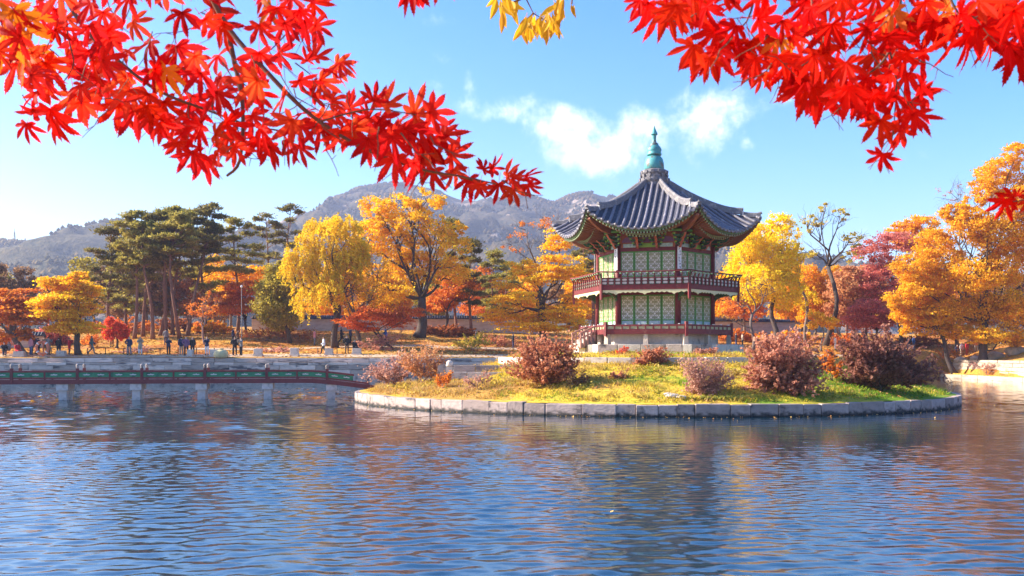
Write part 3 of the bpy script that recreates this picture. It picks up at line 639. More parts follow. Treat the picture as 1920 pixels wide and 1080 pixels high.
for k in range(6):
    for i in range(nb_ + 1):
        u = -hb + RB * i / nb_ * .985 + .04; o = obj('baluster', bm_, balc); ax = rad(60 * k + 30); o.rotation_euler = (0, 0, rad(60 * k)); o.location = (-u * math.sin(ax), u * math.cos(ax), 0)
b = MB(); e_ = hb + .13; b.tube([pt(u, ab + .2 + .0 * u, 8.3 + .05 * (abs(u) / e_) ** 6) for u in np.linspace(-e_, e_, 13)], .045, 8); turned('hand_rail', b.mesh('hand_rail', M['red'], True), balc)
b = MB()
for i in range(nb_): 
    u = -hb + (i + .5 + .5) * RB / nb_ * .985; b.box(u - .05, u + .05, ab + .16, ab + .25, 8.19, 8.262, pt)
turned('rail_cap', b.mesh('rail_cap', M['green_pale']), balc)
poly = []                                   # scalloped valance
ns = 36
for i in range(ns + 1):
    u = -hb + .04 + (2 * hb - .08) * i / ns; ph_ = i % 12
    zlow = 6.96 if i % 2 == 0 else 7.03
    if ph_ == 6: zlow = 6.84
    if ph_ in (5, 7): zlow = 6.95
    poly.append((u, zlow))
b = MB()
for (ua, za), (ub, zb_) in zip(poly[:-1], poly[1:]): b.prism([(ua, za), (ub, zb_), (ub, 7.157), (ua, 7.157)], ab - .06, ab - .02, lambda a, c, d: pt(a, d, c))
turned('valance', b.mesh('valance', M['cream']), balc)
b = MB(); b.box(-.1, .1, -.1, .1, 6.55, 7.55, lambda x, y, z: (x * (1 if z > 7 else .7) + RB - .02, y * (1 if z > 7 else .7), z - Z0)); turned('corner_post', b.mesh('corner_post', M['red']), balc)
b = MB(); b.tube([(RB - .02, 0, 7.5 - Z0), (RB - .0, 0, 7.95 - Z0), (RB + .1, 0, 8.2 - Z0), (RB + .25, 0, 8.36 - Z0)], [.06, .05, .045, .04], 6); turned('corner_baluster', b.mesh('corner_baluster', M['green_dark']), balc)
b = MB()                                    # struts and joists below the balcony
for s in (-1, 0, 1): b.box(s * 1.4 - .07, s * 1.4 + .07, ac - .05, ab - .12, 7.06, 7.235, pt)
turned('joist', b.mesh('joist', M['green_dark']), balc)
b = MB(); b.prism([(RC + .1, 6.4), (RC + .35, 6.75), (RB - .5, 7.1), (RB - .3, 7.23), (RC + .1, 7.23)], -.07, .07, lambda a, c, d: (a, d, c - Z0)); turned('bracket', b.mesh('bracket', M['green_dark']), balc)
# eaves: roof geometry --------------------------------------------------
NE = 6.06; HT, ZT, NT = 3.80, 14.72, .75
def eave_n(q): return NE + .16 * abs(q) ** 2.5        # plan: corners reach out further; q = u / half width
def roof_z(u, n, low=0.):
    t = min(1.05, max(0, (n - NT) / (NE - NT))); q = min(1., abs(u) / (max(n, .3) * T30))
    base = ZT - HT * (1 - (1 - t / 1.06) ** 1.3) / (1 - (1 - 1 / 1.06) ** 1.3)
    return base + 1.30 * q ** 2.2 * t ** 1.6
b = MB(); nu, nn_ = 20, 14
def roof_grid(mb, off, n0, n1f, flip=False):
    vs = []
    for j in range(nn_ + 1):
        for i in range(nu + 1):
            q = -1 + 2 * i / nu; n = n0 + (n1f(q) - n0) * j / nn_; u = q * n * T30; vs.append(pt(u, n, roof_z(u, n) + off))
    fs = [(j * (nu + 1) + i, j * (nu + 1) + i + 1, (j + 1) * (nu + 1) + i + 1, (j + 1) * (nu + 1) + i) for j in range(nn_) for i in range(nu)]
    mb.add(vs, [f[::-1] for f in fs] if flip else fs)
for k in range(6):
    c, s = math.cos(rad(60 * k)), math.sin(rad(60 * k)); t = MB(); roof_grid(t, 0, NT, eave_n, True)
    b.add([(x * c - y * s, x * s + y * c, z) for x, y, z in t.v], t.f)
roof = b.build('roof', M['tile_bed'], pav)
pitch = .42
for i in range(-8, 9):
    u = i * pitch; n0 = max(NT, abs(u) / T30 + .12)
    ne = NE
    for _ in range(6): ne = eave_n(min(1, abs(u) / (ne * T30)))
    ne += .05
    if ne - n0 < .25: continue
    m_ = max(3, int((ne - n0) / .19)); b = MB()
    pts = [pt(u, n0 + (ne - n0) * j / m_, roof_z(u, n0 + (ne - n0) * j / m_) + .045) for j in range(m_ + 1)]
    b.tube(pts, [.088 if j % 2 else .108 for j in range(m_)] + [.125], 8); turned('tile_row', b.mesh('tile_row', M['tile'], True), roof)
# concave tile lips between the rows, along the eave
for i in range(-8, 8):
    u = (i + .5) * pitch; b = MB()
    if abs(u) > 3.35: continue
    ne = eave_n(abs(u) / (NE * T30)); zz = roof_z(u, ne)
    for j in range(6):
        a0, a1 = math.pi * j / 6, math.pi * (j + 1) / 6
        b.add([pt(u + .15 * math.cos(a), ne + dn, zz + .03 - .11 * math.sin(a)) for a in (a0, a1) for dn in (0, .06)] + [pt(u + .15 * math.cos(a), ne + .06, zz + .05) for a in (a0, a1)], [(0, 1, 3, 2), (1, 3, 5, 4)])
    turned('eave_tile', b.mesh('eave_tile', M['tile']), roof)
def hip(mb, n0, n1, w, h0, h1, up=0.):
    m_ = 12; 
    for (pw, pz0, pz1) in ((w, h0, h1 * .55), (w * .72, h1 * .55, h1 * .8)):
        vs = []
        for j in range(m_ + 1):
            R = n0 + (n1 - n0) * j / m_; n = R * C30; z = roof_z(n * T30, n) + up * max(0, (j / m_ - .7) / .3) ** 2
            vs += [(R, s * pw / 2, z + q - Z0) for s, q in ((-1, pz0), (1, pz0), (1, pz1), (-1, pz1))]
        mb.add(vs, [(4 * j + a, 4 * j + (a + 1) % 4, 4 * j + 4 + (a + 1) % 4, 4 * j + 4 + a) for j in range(m_) for a in range(4)] + [(3, 2, 1, 0), (4 * m_, 4 * m_ + 1, 4 * m_ + 2, 4 * m_ + 3)])
    mb.tube([(n0 + (n1 + .06 - n0) * j / m_, 0, roof_z((n0 + (n1 - n0) * j / m_) * C30 * T30, (n0 + (n1 - n0) * j / m_) * C30) + h1 * .84 + up * max(0, (j / m_ - .7) / .3) ** 2 - Z0) for j in range(m_ + 1)], w * .36, 8)
b = MB(); hip(b, .8, 5.9, .30, -.05, .32, .14); turned('hip_ridge', b.mesh('hip_ridge', M['ridge'], False), roof)
b = MB(); hip(b, 5.75, RR + .05, .26, -.05, .2, .1); turned('hip_end', b.mesh('hip_end', M['ridge'], False), roof)
b = MB(); b.box(-.14, .14, -.14, .14, -.04, .27, lambda x, y, z: (5.93 + x * .35, y, roof_z(5.9 * C30 * T30, 5.9 * C30) + z - Z0)); turned('ridge_plaster', b.mesh('ridge_plaster', M['plaster']), roof)
# soffit and boards
b = MB()
def soff(q): return eave_n(q) - .22
for k in range(6):
    c, s = math.cos(rad(60 * k)), math.sin(rad(60 * k)); t = MB()
    vs = []
    for j in range(5):
        for i in range(nu + 1):
            q = -1 + 2 * i / nu; n1 = soff(q); n = 2.6 + (n1 - 2.6) * j / 4; u = q * n * T30
            zz = roof_z(q * n1 * T30, n1) - .17 + (n1 - n) * .23; lowq = max(0, 1 - abs(q)) 
            vs.append(pt(u, n, zz * (.35 + .65 * (j / 4)) + 11.5 * (.65 - .65 * (j / 4))))
    t.add(vs, [(j * (nu + 1) + i, j * (nu + 1) + i + 1, (j + 1) * (nu + 1) + i + 1, (j + 1) * (nu + 1) + i) for j in range(4) for i in range(nu)])
    b.add([(x * c - y * s, x * s + y * c, z) for x, y, z in t.v], t.f)
soffit = b.build('soffit', M['soffit'], pav)
def eave_strip(dn0, dn1, dz0, dz1, ext=1.0):
    mb = MB(); vs = []
    for i in range(nu + 1):
        q = (-1 + 2 * i / nu) * ext; n = eave_n(q); z = roof_z(q * n * T30, n)
        for dn, dz in ((dn0, dz0), (dn1, dz0), (dn1, dz1), (dn0, dz1)): vs.append(pt(q * (n + dn) * T30, n + dn, z + dz))
    mb.add(vs, [(4 * i + a, 4 * i + (a + 1) % 4, 4 * i + 4 + (a + 1) % 4, 4 * i + 4 + a) for i in range(nu) for a in range(4)] + [(3, 2, 1, 0), (4 * nu, 4 * nu + 1, 4 * nu + 2, 4 * nu + 3)])
    return mb
turned('eave_board', eave_strip(-.2, -.1, -.16, -.02).mesh('eave_board', M['eave_green']), soffit)
turned('eave_board', eave_strip(-1.1, -1.02, -.31, -.2).mesh('eave_board', M['rafter_tip']), soffit)
def rafters(num, n_in, dn_out, dz, sz, inz, tip):
    mb = MB()
    for i in range(num):
        q = -1 + (2 * i + 1) / num; n = eave_n(q) + dn_out; u = q * (n) * T30 * .985; zo = roof_z(q * eave_n(q) * T30, eave_n(q)) + dz
        ui = u * (n_in / n) if abs(q) > .55 else u * (.5 + .5 * n_in / n); zi = zo * .45 + inz * .55 if abs(q) > .3 else zo * .5 + inz * .5
        a, c = Vector(pt(u, n, zo)), Vector(pt(ui, n_in, zi)); d = (a - c).normalized(); sx = d.cross(Vector((0, 0, 1))).normalized() * sz; up = Vector((0, 0, sz * 1.15))
        vs = [p + sx * e + up * g for p in (c, a) for e, g in ((-1, -1), (1, -1), (1, 1), (-1, 1))]
        mb.mi = 0; mb.add(vs, [(0, 1, 5, 4), (1, 2, 6, 5), (2, 3, 7, 6), (3, 0, 4, 7)])
        e2 = d * .012; mb.mi = 1; mb.add([p + e2 for p in vs[4:]], [(0, 1, 2, 3)])
        mb.mi = 1; g2 = d * -.16; mb.add([p * 1 for p in (vs[4] - up * .03, vs[5] - up * .03, vs[5] + g2 - up * .03, vs[4] + g2 - up * .03)], [(0, 1, 2, 3)])
    return mb
for o in turned('flying_rafters', rafters(34, 4.75, -.16, -.23, .045, 10.95, 1).mesh('flying_rafters', [M['rafter'], M['rafter_tip']]), soffit): tag(o, kind='stuff')
for o in turned('eave_rafters', rafters(28, 3.0, -1.0, -.37, .055, 11.25, 1).mesh('eave_rafters', [M['rafter'], M['rafter_tip']]), soffit): tag(o, kind='stuff')
b = MB(); b.prism([(3.9, 10.75), (5.6, 11.0), (6.5, 11.4), (6.85, 11.64), (6.85, 11.75), (6.2, 11.52), (3.9, 11.2)], -.1, .1, lambda a, c, d: (a, d, c - Z0)); turned('hip_rafter', b.mesh('hip_rafter', M['rafter']), soffit)
# bracket sets
def bracket_mesh():
    mb = MB()
    for lv, (z, out, mi) in enumerate(((10.02, .55, 0), (10.28, .85, 0), (10.52, 1.15, 0))):
        prof = [(-.1, z), (out * .55, z), (out * .8, z + .06), (out, z + .3), (out * .93, z + .32), (out * .72, z + .2), (-.1, z + .2)]
        mb.mi = 0; mb.prism(prof, -.055, .055, lambda a, c, d: (a, d, c - Z0))
        mb.mi = 1; mb.prism([(0, z - .02), (out * .55, z - .02), (out * .82, z + .04), (out + .02, z + .3), (out + .03, z + .29), (out * .8, z + .0), (out * .5, z - .09), (0, z - .09)], -.075, .075, lambda a, c, d: (a, d, c - Z0))
        w_ = .3 + .14 * lv; mb.mi = 0; mb.box(out * .45, out * .6, -w_, w_, z + .1, z + .22, lambda x, y, zz: (x, y, zz - Z0))
        mb.mi = 2; 
        for s in (-1, 1): mb.box(out * .42, out * .64, s * w_ - .06, s * w_ + .06, z + .22, z + .3, lambda x, y, zz: (x, y, zz - Z0))
    return mb.mesh('bracket', [M['green_dark'], M['salmon'], M['lime']])
brm = bracket_mesh()
for k in range(6):
    for (u, corner) in ((None, 1), (-.62, 0), (.62, 0)):
        o = obj('bracket', brm, pav); ax = rad(60 * k) if corner else rad(60 * k + 30)
        if corner: o.location = (RC * math.cos(ax), RC * math.sin(ax), 0)
        else: n_ = ac + .02; o.location = (n_ * math.cos(ax) - u * math.sin(ax), n_ * math.sin(ax) + u * math.cos(ax), 0)
        o.rotation_euler = (0, 0, ax)
b = MB(); b.box(-hw - .1, hw + .1, ac - .1, ac - .02, 10.302, 11.3, pt); turned('wall_panel', b.mesh('wall_panel', M['salmon']), pav)
b = MB(); 
for uc, w_ in ((-1.28, .42), (0, .42), (1.28, .42)): b.prism([(uc + w_ * math.cos(rad(a)), 10.36 + .36 * math.sin(rad(a))) for a in range(0, 181, 20)], ac - .018, ac + .012, lambda a, c, d: pt(a, d, c))
turned('arched_panel', b.mesh('arched_panel', M['purple']), pav)
b = MB(); b.box(-.42, .42, ac + .0, ac + .03, 10.78, 11.0, pt); turned('frieze_panel', b.mesh('frieze_panel', M['lime']), pav)
b = MB(); b.tube([pt(u, ac + .75, 11.02) for u in (-hw - .5, hw + .5)], .1, 8); turned('purlin', b.mesh('purlin', M['green']), pav)
# vertical plaques with brush marks on the front columns
def plaque_mark(mb, cy, cz, r):
    for _ in range(4):
        y0, z0 = r.uniform(-.06, .06), r.uniform(-.06, .06); hor = r.random() < .6; l = r.uniform(.05, .1); w_ = .011
        if hor: mb.box(.02, .026, cy + y0 - l / 2, cy + y0 + l / 2, cz + z0 - w_, cz + z0 + w_)
        else: mb.box(.021, .027, cy + y0 - w_, cy + y0 + w_, cz + z0 - l / 2, cz + z0 + l / 2)
for k in range(6):
    ax = rad(60 * k); b = MB(); b.box(-.02, .02, -.13, .13, -.7, .75); pl = b.build('plaque', M['white'], pav)
    pl.location = ((RC + .24) * math.cos(ax), (RC + .24) * math.sin(ax), 9.25 - Z0); pl.rotation_euler = (0, 0, ax)
    b = MB(); r = random.Random(40 + k)
    for j in range(7): plaque_mark(b, 0, .6 - j * .2, r)
    b.build('writing', M['ink'], pl)
# finial
b = MB(); b.lathe([(1.0, 14.45 - Z0), (.95, 14.75 - Z0), (1.02, 14.9 - Z0), (1.0, 15.05 - Z0), (.86, 15.1 - Z0), (.82, 15.3 - Z0), (.95, 15.45 - Z0), (.9, 15.62 - Z0), (.7, 15.7 - Z0)], 12); fb = b.build('finial_base', M['ridge'], pav)
b = MB()
for row, (R, z, n_) in enumerate(((1.02, 15.0, 14), (.93, 15.28, 12), (.92, 15.52, 12))):
    for i in range(n_):
        a = 2 * math.pi * (i + row * .5) / n_; b.tube([(R * math.cos(a) * .8, R * math.sin(a) * .8, z - Z0), (R * math.cos(a) * 1.04, R * math.sin(a) * 1.04, z - .03 - Z0)], [.1, .12], 7)
b.build('roof_tile_ends', M['ridge'], fb)
zf = 15.68 - Z0
b = MB(); b.lathe([(.6, zf), (.68, zf + .08), (.66, zf + .45), (.58, zf + .75), (.42, zf + .95), (.34, zf + .99)], 20); fin = b.build('finial', M['verdigris'], pav, True)
b = MB(); b.lathe([(.36, zf + .98), (.5, zf + 1.02), (.52, zf + 1.12), (.44, zf + 1.17), (.5, zf + 1.3), (.5, zf + 1.42), (.4, zf + 1.6), (.28, zf + 1.72), (.3, zf + 1.76), (.26, zf + 1.84), (.14, zf + 1.9)], 20); b.build('finial_bulb', M['verdigris'], fin, True)
b = MB(); b.lathe([(.16, zf + 1.88), (.12, zf + 2.1), (.15, zf + 2.38), (.24, zf + 2.46), (.2, zf + 2.56), (.08, zf + 2.86), (.005, zf + 3.08)], 12); b.build('finial_spear', M['verdigris'], fin)
# steps at the left face
b = MB(); st = b
ad3 = ad + .02
for i in range(4): b.box(-.8, .8, ad3 + .03 + .26 * i, ad3 + .29 + .26 * i, 3.45, 4.5 - .24 * i, pt)
sm = b.mesh('stairs', M['granite']); so = obj('stairs', sm, pav); so.rotation_euler = (0, 0, rad(180))
for s in (-1, 1):
    b = MB()
    for i in range(5):
        n_ = ad3 + .08 + .24 * i; z_ = 4.5 - .12 * i; b.box(s * .88 - .05, s * .88 + .05, n_ - .05, n_ + .05, z_ - .6, z_ + .42, pt)
    b.prism([(ad3 + .03, 4.84), (ad3 + 1.12, 4.36), (ad3 + 1.12, 4.47), (ad3 + .03, 4.95)], s * .88 - .06, s * .88 + .06, lambda a, c, d: pt(d, a, c))
    b.prism([(ad3 + .03, 4.5), (ad3 + 1.12, 4.0), (ad3 + 1.12, 4.1), (ad3 + .03, 4.6)], s * .88 - .06, s * .88 + .06, lambda a, c, d: pt(d, a, c))
    b.build('balustrade', M['pale_rail'], so)

# ------------------------------------------------------------------ footbridge
M['bridge_red'] = pmat('bridge_red_paint', (.19, .042, .042), .6, .25, 4., .1)
M['pier_stone'] = pmat('pale_pink_granite', (.66, .54, .48), .85, .18, 4., .3, alt=(.34, .27, .23), altscale=1.6, altlo=.52, althi=.72)
M['bridge_green'] = pmat('bridge_green_panel', (.045, .23, .11), .6, .3, 5., alt=(.025, .11, .07), altscale=2.5, altlo=.5, althi=.65)
br = tag(empty('footbridge', (-20, 64, 0)), 'red wooden footbridge with green railing panels on square stone piers across the pond', 'footbridge')
# centre line: from off frame on the left to the island; s in metres along it
pA, pB = Vector((-62., 57.6)), Vector((-8.8, 67.0)); bdir = (pB - pA).normalized(); bn = Vector((-bdir.y, bdir.x)); BL = (pB - pA).length
def deck_z(s): return 1.28 + .0 * s - .62 * float(smooth(BL - 5.6, BL + 1.2, s)) * 1.0
def bp(s, off, z):
    q = pA + bdir * s + bn * off; return (q.x + 20, q.y - 64, z)
HWB = .85
def bstrip(mb, s0, s1, o0, o1, z0, z1, step=.8):
    m_ = max(1, int((s1 - s0) / step)); vs = []
    for i in range(m_ + 1):
        s = s0 + (s1 - s0) * i / m_; d = deck_z(s)
        vs += [bp(s, o, d + z) for o, z in ((o0, z0), (o1, z0), (o1, z1), (o0, z1))]
    mb.add(vs, [(4 * i + a, 4 * i + (a + 1) % 4, 4 * i + 4 + (a + 1) % 4, 4 * i + 4 + a) for i in range(m_) for a in range(4)] + [(3, 2, 1, 0), (4 * m_, 4 * m_ + 1, 4 * m_ + 2, 4 * m_ + 3)])
s0b = 14.
b = MB(); bstrip(b, s0b, BL, -HWB, HWB, -.06, 0); dk = b.build('deck', M['path'], br)
for o_ in (-1, 1):
    b = MB(); bstrip(b, s0b, BL + .6, o_ * HWB - .06, o_ * HWB + .06, -.2, .06); b.build('side_beam', M['bridge_red'], br)
    b = MB(); bstrip(b, s0b, BL - 2.2, o_ * HWB - .045, o_ * HWB + .045, .56, .66); b.build('rail', M['bridge_red'], br)
    b = MB(); bstrip(b, s0b, BL - 1.2, o_ * HWB - .035, o_ * HWB + .035, .13, .2); b.build('rail', M['bridge_red'], br)
pan = 2.0; s = s0b; k = 0
def cloud_hole(uc, zc, w, h):
    return [(uc - w, zc), (uc - w * .6, zc + h * .5), (uc - w * .25, zc + h * .35), (uc, zc + h), (uc + w * .3, zc + h * .4), (uc + w * .7, zc + h * .5), (uc + w, zc), (uc + w * .5, zc - h * .5), (uc, zc - h * .3), (uc - w * .5, zc - h * .5)]
nm_mesh = {}
while s < BL - 2.2:
    e = min(s + pan, BL - 2.2)
    for o_ in (-1, 1):
        big = k % 2 == 0
        b = MB(); w_ = .085 if big else .05; top = .82 if big else .56
        d = deck_z(s); b.box(-w_, w_, -w_, w_, -.2 if big else -.18, top); po = b.build('railing_post', M['bridge_red'], br); po.location = bp(s, o_ * HWB * 1.0, d); po.rotation_euler = (0, 0, math.atan2(bdir.y, bdir.x))
        if big:
            b = MB(); b.lathe([(.06, top), (.105, top + .04), (.07, top + .09), (.11, top + .16), (.09, top + .25), (.03, top + .3)], 8); b.build('post_cap', M['granite'], po, True)
        b = MB(); bstrip(b, s + w_, e - .07, o_ * HWB - .02, o_ * HWB + .02, .24, .56, .5); pn = b.build('green_panel', M['bridge_green'], br)
        b = MB(); md = (s + e) / 2
        for uc in (s + (e - s) * .28, s + (e - s) * .72):
            for sd in (-.022, .022):
                pl = cloud_hole(0, 0, .24, .075); b.add([bp(uc + a, o_ * HWB + sd, deck_z(uc + a) + .40 + c) for a, c in pl], [tuple(range(len(pl)))])
        b.build('cut_out', M['plaster'], pn)
    s += pan; k += 1
# piers
for px, wl in ((-18, 753), (123, 752), (259, 750), (381, 749), (503, 747), (622, 745)):
    # find s whose projection is px
    best = min(np.arange(s0b - 8, BL, .05), key=lambda q: abs(960 + FPX * (pA + bdir * float(q)).x / (pA + bdir * float(q)).y - px))
    best = float(best); d = deck_z(best); ang_ = math.atan2(bdir.y, bdir.x)
    for o_ in (-.45, .45):
        b = MB(); b.box(-.25, .25, -.25, .25, -1.2, d - .62); pr_ = b.build('pier', M['pier_stone'], br); q = bp(best, o_, 0); pr_.location = q; pr_.rotation_euler = (0, 0, ang_ + rad(0))
    b = MB(); b.box(-.36, .36, -.85, .85, d - .617, d - .203); cp = b.build('pier_cap', M['pier_stone'], br); cp.location = bp(best, 0, 0); cp.rotation_euler = (0, 0, ang_)
# ------------------------------------------------------------------ trees
M['bark'] = pmat('dark_bark', (.075, .052, .042), .9, .35, 5., .5, rnd=.15)
M['bark_grey'] = pmat('grey_brown_bark', (.17, .125, .10), .9, .3, 5., .5, rnd=.15)
M['bark_pine'] = pmat('red_pine_bark', (.20, .095, .06), .9, .35, 4., .5, rnd=.15)
M['twig'] = pmat('twig_bark', (.27, .17, .14), .9, .3, 8.)
PAL = dict(
    yellow=[(.78, .37, .010), (.94, .58, .012), (.95, .69, .03)],
    gold=[(.66, .27, .012), (.89, .47, .012), (.93, .59, .02)],
    amber=[(.46, .21, .012), (.77, .38, .012), (.90, .53, .015), (.72, .52, .03)],
    ginkgo=[(.72, .50, .015), (.93, .70, .012), (.95, .78, .02)],
    willow=[(.58, .42, .03), (.82, .58, .02), (.90, .60, .025)],
    orange=[(.48, .11, .02), (.70, .23, .025), (.80, .36, .03)],
    rust=[(.30, .09, .03), (.46, .15, .04), (.55, .24, .06)],
    redorange=[(.58, .10, .02), (.76, .18, .025), (.80, .28, .03)],
    scarlet=[(.50, .03, .02), (.72, .08, .03), (.75, .16, .04)],
    crimson=[(.42, .08, .065), (.62, .17, .13), (.70, .30, .18)],
    olive=[(.22, .18, .025), (.42, .33, .04), (.58, .44, .06)],
    pine=[(.14, .13, .025), (.30, .255, .045), (.50, .39, .09)],
    darkpine=[(.09, .085, .025), (.19, .155, .04), (.34, .26, .06)],
    dun=[(.16, .085, .045), (.28, .15, .07), (.38, .22, .09)],
    pink=[(.40, .16, .11), (.60, .29, .2), (.68, .41, .28)],
    rosebush=[(.38, .13, .085), (.60, .27, .165), (.67, .40, .24)],
    peach=[(.46, .17, .08), (.64, .31, .13), (.72, .43, .18)],
    weed=[(.30, .24, .03), (.55, .38, .06), (.62, .46, .12)],
    maroon=[(.19, .07, .05), (.35, .14, .095), (.48, .25, .15)],
    russet=[(.36, .11, .06), (.56, .22, .11), (.64, .34, .17)],
    twiggy=[(.42, .19, .16), (.55, .29, .22), (.62, .38, .26)],
    lemon=[(.45, .36, .05), (.6, .48, .06), (.7, .5, .06)],
)
LM = {k: leafmat('leaf_' + k, v, .5) for k, v in PAL.items()}
def unit(v): return v / np.maximum(1e-9, np.linalg.norm(v, axis=-1, keepdims=True))
LM0 = None
def leaf_quads(pts, size, rng, up=.5, elong=1., hang=0.):
    n = len(pts); nor = rng.normal(0, 1, (n, 3)) + np.array([0, 0, up * 2]); nor = unit(nor)
    a = rng.normal(0, 1, (n, 3)) - np.array([0, 0, hang * 2.5]); a = unit(a - nor * (a * nor).sum(-1, keepdims=True)); b = np.cross(nor, a)
    s = (size * rng.uniform(.6, 1.35, n))[:, None]; w = s * .5 / elong
    V = np.stack([pts - a * s * .5, pts + b * w + nor * s * .12, pts + a * s * .55, pts - b * w + nor * s * .12], 1)
    return V.reshape(-1, 3)
def quads_obj(name, V, mat, parent): return obj(name, np_mesh(name, V, np.arange(len(V)).reshape(-1, 4), [mat]), parent)
def bend(p0, p1, rng, m_=5, amt=.08, sag=0.):
    p0, p1 = np.array(p0), np.array(p1); L_ = np.linalg.norm(p1 - p0); out = []
    off = rng.normal(0, amt * L_, 3) * (1, 1, .5); off2 = rng.normal(0, amt * .6 * L_, 3)
    for i in range(m_ + 1):
        t = i / m_; out.append(p0 + (p1 - p0) * t + off * math.sin(math.pi * t) + off2 * math.sin(2 * math.pi * t) + np.array([0, 0, sag * L_ * math.sin(math.pi * t)]))
    return out
TREES = 0
def tree(name, label, bx, D, fork, lobes, leaf, n, tr=.3, size=.26, style='broad', bark='bark', bare=0., group=None, cat='tree', base=None, clump=None, lean=.04, limbs=True, crownname='crown', twigs=3, seed=None):
    global TREES; TREES += 1
    rng = np.random.default_rng(seed or (TREES * 17 + 3))
    x = (bx - 960) / FPX * D; z = tz(x, D) if base is None else base
    root = tag(empty(name, (x, D, z - .05)), label, cat, group); O = np.array([x, D, z - .05])
    pxm = D / FPX
    Ls = []
    for l in lobes:
        px, py, rx, ry = l[:4]; c = np.array(P(px, py, D)) - O; dd = l[4] if len(l) > 4 else rng.uniform(-.5, .5) * rx * pxm * 1.3
        c[1] += dd; Ls.append((c, np.array([rx * pxm, min(rx, 45) * pxm * .9, ry * pxm])))
    fk = np.array(P(fork[0], fork[1], D)) - O; fk[1] = 0
    mb = MB(); tpath = bend((0, 0, 0), fk, rng, 6, lean)
    flare = [1.5, 1.08, 1., .95, .9, .85, .8]; mb.tube([tuple(p) for p in tpath], [tr * f for f in flare], 9)
    vols = np.array([np.prod(r) ** .8 for _, r in Ls]); vols /= vols.sum(); ends = []
    for (c, r), v in zip(Ls, vols):
        if limbs:
            t0 = rng.uniform(.55, 1.) if style != 'shrub' else rng.uniform(.0, .3)
            st = np.array(tpath[min(6, int(t0 * 6))]) if style != 'broad' or c[2] < fk[2] else fk * 1.0
            if style == 'broad' and c[2] < fk[2]: st = np.array(tpath[max(2, min(6, int(6 * max(.35, c[2] / max(fk[2], .1) * .8))))])
            ip = bend(st, c, rng, 6, .10); rl = tr * (.5 if style != 'shrub' else .6) * min(1.2, .5 + 2.5 * v)
            mb.tube([tuple(p) for p in ip], [rl * (1 - .72 * i / 6) for i in range(7)], 6)
            for _ in range(twigs):
                q = c + unit(rng.normal(0, 1, 3) + np.array([0, 0, .4])) * r * rng.uniform(.6, 1.0 + bare + (.22 if style == 'shrub' else 0))
                s_ = ip[rng.integers(3, 7)]; tp = bend(s_, q, rng, 4, .1); mb.tube([tuple(p) for p in tp], [rl * .34 * (1 - .75 * i / 4) for i in range(5)], 4); ends.append(q)
                for _ in range(2 if bare else 1):
                    q2 = q + rng.normal(0, 1, 3) * r * .35 + np.array([0, 0, r[2] * .15]); tp2 = bend(tp[2], q2, rng, 3, .1); mb.tube([tuple(p) for p in tp2], [rl * .16, rl * .12, rl * .09, rl * .04], 3)
    pts = []; dense = 2.8 if bare < .3 and style != 'shrub' and n > 1000 else (1.2 if style != 'shrub' else 1.15); size = size * (.92 if dense > 1.5 else 1)
    for (c, r), v in zip(Ls, vols):
        m_ = int(n * v * dense)
        if style == 'shrub':
            K = max(8, int(m_ / 24)); d = unit(rng.normal(0, 1, (K, 3)) + np.array([0, 0, .25])); tipp = c + d * r * rng.uniform(.65, 1.22, (K, 1)); rootp = fk * .3 + (c - fk * .3) * rng.uniform(.1, .8, (K, 1)) * np.array([1, 1, .8])
            idx = rng.integers(0, K, m_); t = rng.uniform(.42, 1.02, m_)[:, None]; pts.append(rootp[idx] + (tipp[idx] - rootp[idx]) * t + rng.normal(0, 1, (m_, 3)) * (.03 + .10 * (1.05 - t)) * np.array([1, 1, .7]))
            for q in range(min(K, 14)): tw = bend(rootp[q], tipp[q], rng, 3, .06); mb.tube([tuple(p) for p in tw], [.014, .011, .008, .004], 3)
        elif style == 'broad':
            rc = clump or .28; K = max(5, int(m_ / (55 if style == 'broad' else 30))); d = unit(rng.normal(0, 1, (K, 3))); rad_ = rng.uniform(.25, 1, (K, 1)) ** .45 * (1 if style == 'broad' else rng.uniform(.75, 1.22, (K, 1)))
            cc = c + d * rad_ * r; R = np.array([r[0], r[1], r[2]]) * rc; R[2] = max(R[2] * .75, .25)
            idx = rng.integers(0, K, m_); sc = (rng.uniform(.5, 1.35, K) if style == 'broad' else rng.uniform(.3, 1.2, K))[idx][:, None]
            pts.append(cc[idx] + rng.normal(0, .55, (m_, 3)) * R * sc)
        elif style == 'layer':
            K = max(4, int(m_ / 90)); d = unit(rng.normal(0, 1, (K, 3))); cc = c + d * rng.uniform(.2, 1, (K, 1)) ** .5 * r
            idx = rng.integers(0, K, m_); R = np.array([r[0] * .42, r[1] * .42, max(.16, r[2] * .13)])
            q = rng.normal(0, .55, (m_, 3)) * R; q[:, 2] -= .10 * (q[:, 0] ** 2 + q[:, 1] ** 2) / max(R[0], .3); pts.append(cc[idx] + q)
        elif style == 'willow':
            K = max(12, int(m_ / 26)); d = unit(rng.normal(0, 1, (K, 3)) + np.array([0, 0, .5])); cc = c + d * rng.uniform(.45, 1, (K, 1)) * r
            Lh = rng.uniform(.4, 1.1, K) * r[2] * .7; idx = rng.integers(0, K, m_); t = rng.uniform(0, 1, m_); out = d[idx] * np.array([1, 1, 0]) * (t * .5)[:, None]
            pts.append(cc[idx] + out + np.stack([rng.normal(0, .10, m_), rng.normal(0, .10, m_), -t * Lh[idx]], -1))
    if style == 'shrub' and ends and n > 300:
        E = np.array(ends); m_ = int(n * .16); idx = rng.integers(0, len(E), m_); t = rng.uniform(.75, 1.18, m_)[:, None]; ctr = sum(c for c, _ in Ls) / len(Ls); pts.append(ctr + (E[idx] - ctr) * t + rng.normal(0, .09, (m_, 3)))
